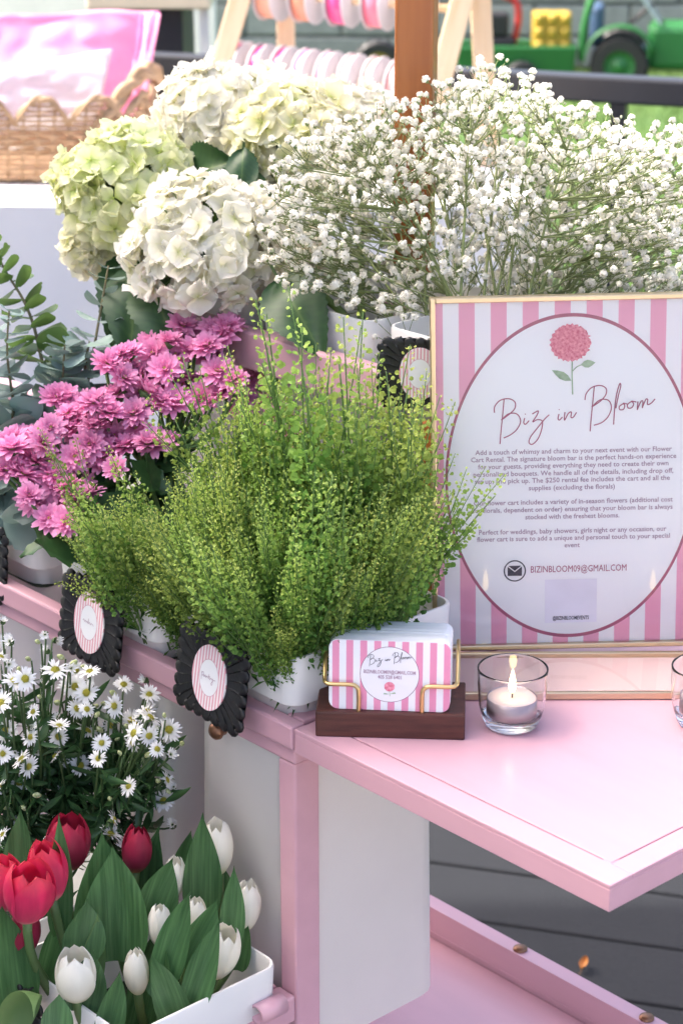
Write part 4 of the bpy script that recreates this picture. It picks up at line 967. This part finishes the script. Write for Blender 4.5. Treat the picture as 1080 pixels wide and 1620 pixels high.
tulip(390, 1432, 1.44, .0440, .0115, TWHT, 'white tulip furthest right beside the pink leg', (.10, 0), .05, [(365,1500,370,1365,1.415,.010,.1,0)])
tulip(252, 1462, 1.40, .0360, .0095, TWHT, 'white tulip half hidden behind a leaf in the middle', (.04, 0), 0, [(255,1560,300,1395,1.372,.013,.2,0)])
tulip(277, 1386, 1.44, .0340, .0095, TWHT, 'small white tulip between two upright leaves at the back', (.05, 0), 0, [(232,1470,270,1350,1.412,.016,.15,0), (280,1400,300,1310,1.47,.010,.15,0)])
tulip(308, 1448, 1.42, .032, .0100, TWHT, 'white tulip mostly covered by a leaf below the high one', (.1, 0), 0, [(290,1530,345,1415,1.39,.014,.15,0)])
tulip(46, 1412, 1.36, .0500, .0195, TRED, 'large open red tulip at the front left', (.12, -.15), .25, [(20,1600,-5,1420,1.37,.022,.2,0), (75,1560,110,1420,1.415,.012,.2,0)])
tulip(76, 1376, 1.395, .0490, .0160, TRED, 'red tulip behind the large open one', (-.1, 0), .08, [(95,1480,95,1280,1.40,.010,.1,0)])
tulip(108, 1332, 1.45, .0460, .0185, TDRK, 'dark crimson tulip under the asters', (.1, 0), .12, [(165,1500,160,1310,1.42,.024,.1,0)])
tulip(217, 1342, 1.46, .0400, .0125, TDRK, 'dusky red tulip bud standing alone in the middle', (.1, 0), .0, [(205,1460,250,1300,1.47,.016,.1,0), (240,1470,240,1320,1.47,.014,.1,0)])
tulip(10, 1395, 1.385, .0460, .0165, TRED, 'red tulip cut off by the left edge', (-.15, -.05), .12, [(40,1440,40,1270,1.42,.016,.1,0)])
tulip(38, 1475, 1.385, .040, .0130, TDRK, 'dusky red tulip low under the large red one', (.1, -.1), .0, [(130,1520,140,1420,1.37,.016,.1,0), (10,1640,60,1500,1.345,.014,.9,1)])
tulip(185, 1440, 1.43, .034, .0100, TDRK, 'closed tulip hidden deep behind the broad front leaves', (0, 0), 0, [(190,1520,185,1330,1.405,.026,.1,0), (255,1580,262,1480,1.37,.012,.1,0), (130,1600,150,1500,1.35,.016,.1,0)])

# ------------------------------------------------------------------ background: cloth-covered table, basket, ribbon rack
TZ = .80
CLOTH = mat('table_linen', (.84, .82, .82), rough=.85, nscale=3, nvar=.04, bump=.35, bscale=420)
tab = thing('display_table', 'long table under a white linen cloth behind the flowers', 'table', (-.75, 4.03, 0))
s = MB()
X0, X1, D0, D1 = -1.3, 1.10, -.30, .32
s.sheet(lambda u, v: (lerp(X0, X1, u), lerp(D0, D1, (v + 1) / 2), TZ + .0008 * math.sin(u * 60) * math.cos(v * 3)), 40, 8); s.build('cloth_top', CLOTH, tab)
s = MB()
s.sheet(lambda u, v: (lerp(X0, X1, u), D0 - .004 - .022 * (1 - v) / 2 * (1 + math.sin(u * 46 + 2 * math.sin(u * 9))) * .6, lerp(.03, TZ, (v + 1) / 2)), 160, 10)
s.sheet(lambda u, v: (X1 + .004 + .02 * (1 - v) / 2 * (1 + math.sin(u * 14)), lerp(D0, D1, u), lerp(.03, TZ, (v + 1) / 2)), 40, 8); s.build('cloth_drop', CLOTH, tab)
for lx in (X0 + .1, X1 - .1):
    for ly in (D0 + .06, D1 - .06):
        s = MB(); s.box((lx - .015, ly - .015, 0), (lx + .015, ly + .015, TZ - .02)); s.build('leg', RAILBLACK, tab, False)
# wicker basket with a scalloped rim
WICK1 = mat('wicker', lin('a3876a'), lin('8a6e50'), rough=.6, nscale=40, nvar=.2, orand=.12)
bc = atz(-52, 266, TZ); bsk = thing('wicker_basket', 'scalloped wicker basket holding pink tissue on the white table', 'basket', (bc.x, bc.y, TZ + .003), R(-6))
BL, BW, BH = .34, .145, .155
def bper(f):                                                    # perimeter point of a rounded rectangle, f in 0..1
    a = 2 * math.pi * f; e = .52; c, s_ = math.cos(a), math.sin(a)
    return Vector((BL * math.copysign(abs(c) ** e, c), BW * math.copysign(abs(s_) ** e, s_), 0))
NSEG = 260
PER = [bper(i / NSEG) for i in range(NSEG)]
cum = [0]
for i in range(NSEG): cum.append(cum[-1] + (PER[(i + 1) % NSEG] - PER[i]).length)
TOT = cum[-1]; NST = 64; NSC = 18
def pz(dist):
    d = dist % TOT
    lo, hi = 0, NSEG
    while hi - lo > 1:
        m_ = (lo + hi) // 2
        if cum[m_] <= d: lo = m_
        else: hi = m_
    f = (d - cum[lo]) / max(1e-9, cum[lo + 1] - cum[lo]); return lerp(PER[lo], PER[(lo + 1) % NSEG], f)
def rimh(d): return BH * (.70 + .34 * abs(math.sin(math.pi * d / TOT * NSC + .4)) ** .8)
rows = 17
for r_ in range(rows):
    z = .006 + BH * 1.02 * r_ / rows; run = []; s = MB(); n_ = 420
    for i in range(n_ + 1):
        d = TOT * i / n_
        if z < rimh(d) - .004:
            p = pz(d); o = p.normalized(); wv = .0038 * math.sin(math.pi * d / TOT * NST + math.pi * r_); k = 1 + .10 * z / BH
            run.append(Vector((p.x * k, p.y * k, z)) + o * wv)
        else:
            if len(run) > 1: s = MB(); s.tube(run, .0036, 5); s.build('weaver', WICK1, bsk)
            run = []
    if len(run) > 1: s = MB(); s.tube(run, .0036, 5); s.build('weaver', WICK1, bsk)
s = MB()
for i in range(NST):
    d = TOT * (i + .5) / NST; p = pz(d); k = 1 + .10 * rimh(d) / BH; s.tube([p, Vector((p.x * k, p.y * k, rimh(d)))], .0028, 5)
s.build('stakes', WICK1, bsk)
for off in (0, .5):
    s = MB(); P = []
    for i in range(300):
        d = TOT * i / 300; p = pz(d); h = rimh(d); k = 1 + .10 * h / BH; o = p.normalized(); a = i * .55 + off * 2 * math.pi; P.append(Vector((p.x * k, p.y * k, h)) + (o * math.cos(a) + Vector((0, 0, 1)) * math.sin(a)) * .0035)
    s.tube(P, .0042, 6, closed=True); s.build('rim', WICK1, bsk)
s = MB(); s.add([PER[i] + Vector((0, 0, .004)) for i in range(0, NSEG, 4)], [tuple(range(NSEG // 4))]); s.build('bottom', WICK1, bsk, False)
for k in range(2):
    P = bez((BL * .80 , -BW * 1.02, .06), (BL * 1.14, -BW * .6, .26), (BL * 1.10, BW * .5, .165), 30); s = MB(); Q = []
    for i, p in enumerate(P): a = i * .5 + math.pi * k; Q.append(p + Vector((.2, math.cos(a), math.sin(a))) * .008)
    s.tube(Q, .011, 8); s.build('handle', WICK1, bsk)
# tissue paper in the basket
TPINK = mat('pink_tissue', lin('ffb6dc'), lin('ffc6e6'), rough=.7, nvar=.05, nscale=8, transl=.45)
TWHITE = mat('white_tissue', (.82, .80, .84), rough=.7, nvar=.03, transl=.4)
def tissue(name, label, m, corners, Yb, seed, amp):
    c = [at(x, y, Y) for x, y, Y in corners]; root = Vector((sum(p.x for p in c) / 4, sum(p.y for p in c) / 4, min(p.z for p in c)))
    def f(u, v):
        w_ = (v + 1) / 2; p = lerp(lerp(c[0], c[1], w_), lerp(c[3], c[2], w_), u) - root; q = Vector((u * 2.2, w_ * 2.6, seed))
        return p + Vector((.25, -1, .1)) * amp * (noise.noise(q) + .5 * abs(noise.noise(q * 2.3))) + Vector((0, 0, .25)) * amp * noise.noise(q * 1.7 + Vector((3, 3, 3)))
    s = MB(); s.sheet(f, 34, 40); o = s.build(name, m, None, True, Matrix.Translation(root)); md = o.modifiers.new('thick', 'SOLIDIFY'); md.thickness = .0012
    return tag(o, label, 'tissue paper')
tissue('tissue_paper', 'bright pink tissue paper standing up in the wicker basket', TPINK, [(-120, 26, 4.12), (250, 16, 4.10), (222, 190, 4.06), (-120, 220, 4.05)], 4.1, 1.0, .03)
tissue('tissue_paper', 'small fold of deeper pink tissue hanging at the basket\'s right side', TPINK, [(222, 20, 4.075), (254, 22, 4.06), (232, 150, 4.05), (205, 150, 4.06)], 4.1, 6.0, .012)
tissue('tissue_paper', 'white tissue paper folded in front of the pink tissue', TWHITE, [(-120, 122, 4.0), (178, 78, 4.0), (150, 205, 3.97), (-120, 215, 3.97)], 4.0, 3.0, .014)
# ribbon rack
rk0 = atz(350, 235, TZ); rack = thing('ribbon_rack', 'pale wooden A-frame ribbon rack standing on the white table', 'rack', Vector((at(540, 240, 4.1).x, 4.1, TZ + .001)))
RB = rack.location.copy()
def leg_between(a, b, w_, d_):
    a, b = Vector(a) - RB, Vector(b) - RB; z = (b - a).normalized(); x = Vector((1, 0, 0)); x = (x - z * x.dot(z)).normalized(); y = z.cross(x)
    s = MB(); s.box((-w_/2, -d_/2, 0), (w_/2, d_/2, (b - a).length)); M = Matrix(((x.x, y.x, z.x, 0), (x.y, y.y, z.y, 0), (x.z, y.z, z.z, 0), (0, 0, 0, 1)))
    return s.build('leg', PINE, rack, False, Matrix.Translation(a) @ M, bevel=.002)
def foot(px, Y): p = at(px, 0, Y); k = at(px, 250, Y); return Vector((k.x, Y, TZ + .002))
leg_between(foot(306, 4.16), at(402, -80, 4.2), .040, .022)
leg_between(foot(455, 4.30), at(450, -80, 4.24), .036, .022)
leg_between(foot(655, 3.98), at(752, -80, 4.04), .042, .022)
leg_between(foot(772, 4.12), at(756, -80, 4.10), .040, .022)
SPOOLP = mat('spool_side', (.52, .48, .50), rough=.6, nvar=.05)
def ribbon_row(A, B, n, rad, wid, cols, where_):
    ax = (B - A).normalized(); s = MB(); s.tube([A - ax * .05 - RB, B + ax * .05 - RB], .008, 10); s.build('dowel', PINE, rack)
    for k in range(n):
        c = lerp(A, B, (k + .5) / n); nm, h = cols[k % len(cols)]; hx = tuple(c_ ** 1.15 * .85 for c_ in lin(h)); m = mat('ribbon_' + nm, hx, rough=.35, nvar=.06, spec=.6)
        t = thing('ribbon_spool', f'{nm} ribbon spool, {ORD[k]} from the left on the {where_} dowel', 'ribbon', c - Vector((0, 0, rad)), 0, 'ribbon spools on the rack')
        q = Vector((0, 0, 1)).rotation_difference(ax); M = TM((0, 0, rad), q)
        s = MB(); s.lathe([(.010, -wid*.42), (rad * .90, -wid*.42), (rad * .91, 0), (rad * .90, wid*.42), (.010, wid*.42)], 40); s.build('ribbon', m, t, True, M)
        for sg in (-1, 1):
            s = MB(); z = sg * wid * .47; s.lathe([(.009, z - .0012), (rad, z - .0012), (rad, z + .0012), (.009, z + .0012), (.009, z - .0012)], 40); o = s.build('side_disc', SPOOLP, t, False, M)
ORD = ['first', 'second', 'third', 'fourth', 'fifth', 'sixth', 'seventh', 'eighth', 'ninth', 'tenth', 'eleventh', 'twelfth']
ribbon_row(at(366, 108, 4.22), at(690, 146, 4.00), 9, .056, .021, [('burgundy', 'a3325f'), ('hot pink', 'd8458f'), ('magenta', 'c93a86'), ('candy pink', 'f7a6cb'), ('light pink', 'f9c3d6'), ('blush', 'f3c7c4'), ('salmon pink', 'efb9ae'), ('dusty rose', 'd9a0a0'), ('olive green', '8d8a5c'), ('sage', 'a3a07a'), ('taupe', 'b8a590')], 'lower')
ribbon_row(at(405, -12, 4.24), at(690, 12, 4.06), 5, .052, .040, [('peach', 'f4b9a0'), ('apricot', 'f1a78c'), ('bright pink', 'ee5f9e'), ('coral pink', 'f58aa0'), ('rose', 'e38a90'), ('pale pink', 'f6c6cf')], 'upper')
# black deck railing
ra, rb = at(250, 112, 4.86), at(1150, 150, 4.42); rl = thing('deck_railing', 'black metal deck railing in front of the lawn', 'railing', Vector((rb.x, rb.y, 0)))
rdir = (rb - ra); rdir.z = 0; rdir.normalize(); rot = Quaternion((0, 0, 1), math.atan2(rdir.y, rdir.x)); zr = rb.z
s = MB(); s.box((-3.2, -.03, zr - .028), (1.2, .03, zr + .028)); s.build('top_rail', RAILBLACK, rl, False, TM((0, 0, 0), rot), bevel=.006)
s = MB(); s.box((-3.2, -.018, .07), (1.2, .018, .11)); s.build('bottom_rail', RAILBLACK, rl, False, TM((0, 0, 0), rot), bevel=.003)
pk = at(978, 200, 4.5); k0 = (Vector((pk.x, pk.y, 0)) - rl.location).dot(rdir)
for i in range(-17, 8):
    w_ = .017 if i % 8 == 0 else .0085; s = MB(); s.box((k0 + i * .165 - w_, -w_, .111 if w_ < .01 else 0), (k0 + i * .165 + w_, w_, zr - .0285)); s.build('baluster' if w_ < .01 else 'post', RAILBLACK, rl, False, TM((0, 0, 0), rot))
# black cabinet with a cream top
cb = at(255, 190, 5.3); cab = thing('cabinet', 'black cabinet with a cream top behind the pink tissue', 'cabinet', (cb.x, 5.4, 0))
ch = at(255, 14, 5.25).z
s = MB(); s.box((-.13, -.12, 0), (.062, .3, ch - .002)); s.build('body', mat('cabinet_black', (.02, .02, .026), rough=.5, nvar=.1), cab, False, bevel=.004)
s = MB(); s.box((-.17, -.17, ch), (.135, .34, ch + .05)); s.build('top', mat('cream_paint', (.75, .66, .48), rough=.5, nvar=.05), cab, False, bevel=.006)
s = MB(); s.box((.105, -.14, 0), (.128, -.115, ch - .002)); s.build('leg', WHITEP, cab, False)
# ------------------------------------------------------------------ toys on the lawn
TGREEN = mat('toy_green', (.015, .125, .03), rough=.45, nvar=.06); TYEL = mat('toy_yellow', (.38, .26, .03), rough=.5, nvar=.06); TBLK = mat('toy_black', (.012, .012, .015), rough=.55, nvar=.2); TGLS = mat('toy_windscreen', (.40, .50, .52), rough=.15, nvar=.1)
TBLU = mat('toy_blue', (.05, .09, .17), rough=.4)
def wheel(parent, loc, r_, wd, hubm, hub_r=.58):
    ax = Quaternion((1, 0, 0), R(90))
    s = MB(); s.lathe([(r_*.55, -wd/2), (r_*.9, -wd/2), (r_, -wd*.3), (r_, wd*.3), (r_*.9, wd/2), (r_*.55, wd/2), (r_*.55, -wd/2)], 28)
    for k in range(16):
        a = 2*math.pi*k/16; s.box((r_*.985*math.cos(a)-.006, r_*.985*math.sin(a)-.006, -wd*.4), (r_*.985*math.cos(a)+.006, r_*.985*math.sin(a)+.006, wd*.4))
    w_ = s.build('wheel', TBLK, parent, False, TM(loc, ax))
    s = MB(); s.lathe([(0, wd*.44), (r_*.12, wd*.46), (r_*.2, wd*.3), (r_*hub_r*.8, wd*.25), (r_*hub_r, wd*.45), (r_*hub_r, 0)], 24); put('hub', s.mesh('hub', hubm), w_)
GZ = -.3
p = at(978, 128, 12.35); tr = thing('toy_tractor', 'green ride-on toy tractor with black wheels at the right', 'toy tractor', (p.x, 12.35, GZ), R(-8))
kz = at(978, 98, 12.35).z - GZ
wheel(tr, (0, -.14, .17), .17, .11, TGREEN); wheel(tr, (0, .26, .17), .17, .11, TGREEN); wheel(tr, (.56, -.12, .12), .12, .08, TGREEN); wheel(tr, (.56, .24, .12), .12, .08, TGREEN)
s = MB(); s.sheet(lambda u, v: (-.20 * math.cos(math.pi * u * .9) - .0, -.2 + .06 * (v + 1) , .19 + .20 * math.sin(math.pi * u * .9)), 14, 2); o = s.build('fender', TGREEN, tr); o.modifiers.new('th', 'SOLIDIFY').thickness = .012
s = MB(); s.box((.16, -.10, .14), (.74, .22, .40)); s.build('hood', TGREEN, tr, False, bevel=.04)
s = MB(); s.box((.745, -.08, .16), (.76, .20, .36)); s.build('grille', TBLK, tr, False)
s = MB(); s.box((-.16, -.06, .14), (.15, .18, .26)); s.build('seat', TBLU, tr, False, bevel=.03)
s = MB(); s.box((-.18, -.06, .265), (-.10, .18, .50)); s.build('seat_back', TBLU, tr, False, bevel=.03)
s = MB(); s.tube(bez((-.22, -.14, .2), (-.22, -.14, .72), (.05, -.14, .66), 14), .022, 8); s.build('roll_bar', TGREEN, tr); s = MB(); s.tube(bez((-.22, .26, .2), (-.22, .26, .72), (.05, .26, .66), 14), .022, 8); s.build('roll_bar', TGREEN, tr)
s = MB(); s.add([(.02, -.14, .66), (.02, .26, .66), (.22, .24, .40), (.22, -.12, .40)], [(0, 1, 2, 3)]); o = s.build('windscreen', TGLS, tr, False); o.modifiers.new('th', 'SOLIDIFY').thickness = .012
s = MB(); s.lathe([(.07, 0), (.085, .0), (.085, .015), (.07, .015), (.07, 0)], 20); s.build('steering_wheel', TBLK, tr, True, TM((.12, .06, .44), Quaternion((0, 1, 0), R(-40))))
p = at(815, 118, 12.35); tl = thing('toy_trailer', 'green toy trailer loaded with yellow and black toys', 'toy trailer', (p.x, 12.35, GZ + .0))
s = MB(); s.add([(-.38,-.15,.28),(.34,-.15,.28),(.34,.18,.28),(-.38,.18,.28),(-.30,-.12,.06),(.32,-.12,.06),(.32,.15,.06),(-.30,.15,.06),(-.35,-.12,.28),(.31,-.12,.28),(.31,.15,.28),(-.35,.15,.28),(-.28,-.10,.09),(.30,-.10,.09),(.30,.13,.09),(-.28,.13,.09)],
   [(0,4,5,1),(1,5,6,2),(2,6,7,3),(3,7,4,0),(4,7,6,5),(0,1,9,8),(1,2,10,9),(2,3,11,10),(3,0,8,11),(8,9,13,12),(9,10,14,13),(10,11,15,14),(11,8,12,15),(12,13,14,15)]); s.build('tub', TGREEN, tl, False, bevel=.012)
wheel(tl, (.02, -.17, .10), .10, .05, TYEL); wheel(tl, (.02, .2, .10), .10, .05, TYEL)
s = MB(); s.tube([(.02, -.19, .1), (.02, .22, .1)], .012, 8); s.tube([(-.38, 0, .1), (-.62, 0, .08)], .014, 8); s.build('axle', TBLK, tl)
yt = thing('toy_blocks', 'bright yellow knobbed toy block standing in the green trailer', 'toy', (p.x + .2, 12.35, GZ + .10))
s = MB(); s.box((-.11, -.08, 0), (.11, .08, .36)); s.build('body', TYEL, yt, False, bevel=.015)
for i in range(3):
    for j in range(3):
        s = MB(); s.lathe([(.026, 0), (.026, .02), (.02, .026), (0, .026)], 12); s.build('knob', TYEL, yt, True, TM((-.075 + .075 * i, -.081,   .18 + .075 * j), Quaternion((1, 0, 0), R(90))))
bt = thing('toy_digger', 'black toy digger lying in the green trailer', 'toy', (p.x - .14, 12.35, GZ + .10))
s = MB(); s.box((-.12, -.07, .03), (.13, .08, .22)); s.build('body', TBLK, bt, False, bevel=.02); s = MB(); s.box((-.05, -.06, .221), (.09, .07, .36)); s.build('cab', TBLK, bt, False, bevel=.02)
s = MB(); s.tube(bez((.12, 0, .18), (.2, 0, .44), (.06, 0, .45), 10), .02, 8); s.build('arm', mat('toy_red', (.4, .03, .03), rough=.4), bt)
p = at(598, 98, 12.35); tw_ = thing('rolling_toy', 'black rolling toy disc with a yellow hub seen between the ribbon rows', 'toy', (p.x, 12.35, GZ))
wheel(tw_, (0, 0, .15), .15, .1, TYEL, .62)
p = at(912, 120, 12.35); ys = thing('toy_shovel', 'yellow toy scoop lying on the grass before the tractor', 'toy', (p.x, 12.35, GZ), R(10))
s = MB(); s.sheet(lambda u, v: (.16 * u - .08, .06 * v, .02 + .05 * v * v + .03 * u), 6, 6); o = s.build('scoop', TYEL, ys); o.modifiers.new('th', 'SOLIDIFY').thickness = .01
s = MB(); s.tube([(-.07, 0, .03), (-.16, 0, .09)], .014, 8); s.build('handle', TYEL, ys)
# a fallen leaf on the deck
lp = atz(922, 1531, .004); fl_ = thing('fallen_leaf', 'small curled orange-brown leaf lying on the grey deck', 'leaf', lp, R(70))
s = MB(); s.sheet(lambda u, v: (.026 * u - .013, .006 * v * math.sin(math.pi * u ** .9) ** .7, .002 + .006 * v * v + .004 * u), 8, 4); s.build('blade', mat('dry_leaf', lin('b87a3c'), lin('8f5a2a'), rough=.6, nscale=90), fl_)
s = MB(); s.tube([(-.013, 0, .002), (-.022, .001, .001)], .0006, 5); s.build('stalk', mat('dry_stalk', (.2, .1, .04), rough=.7), fl_)
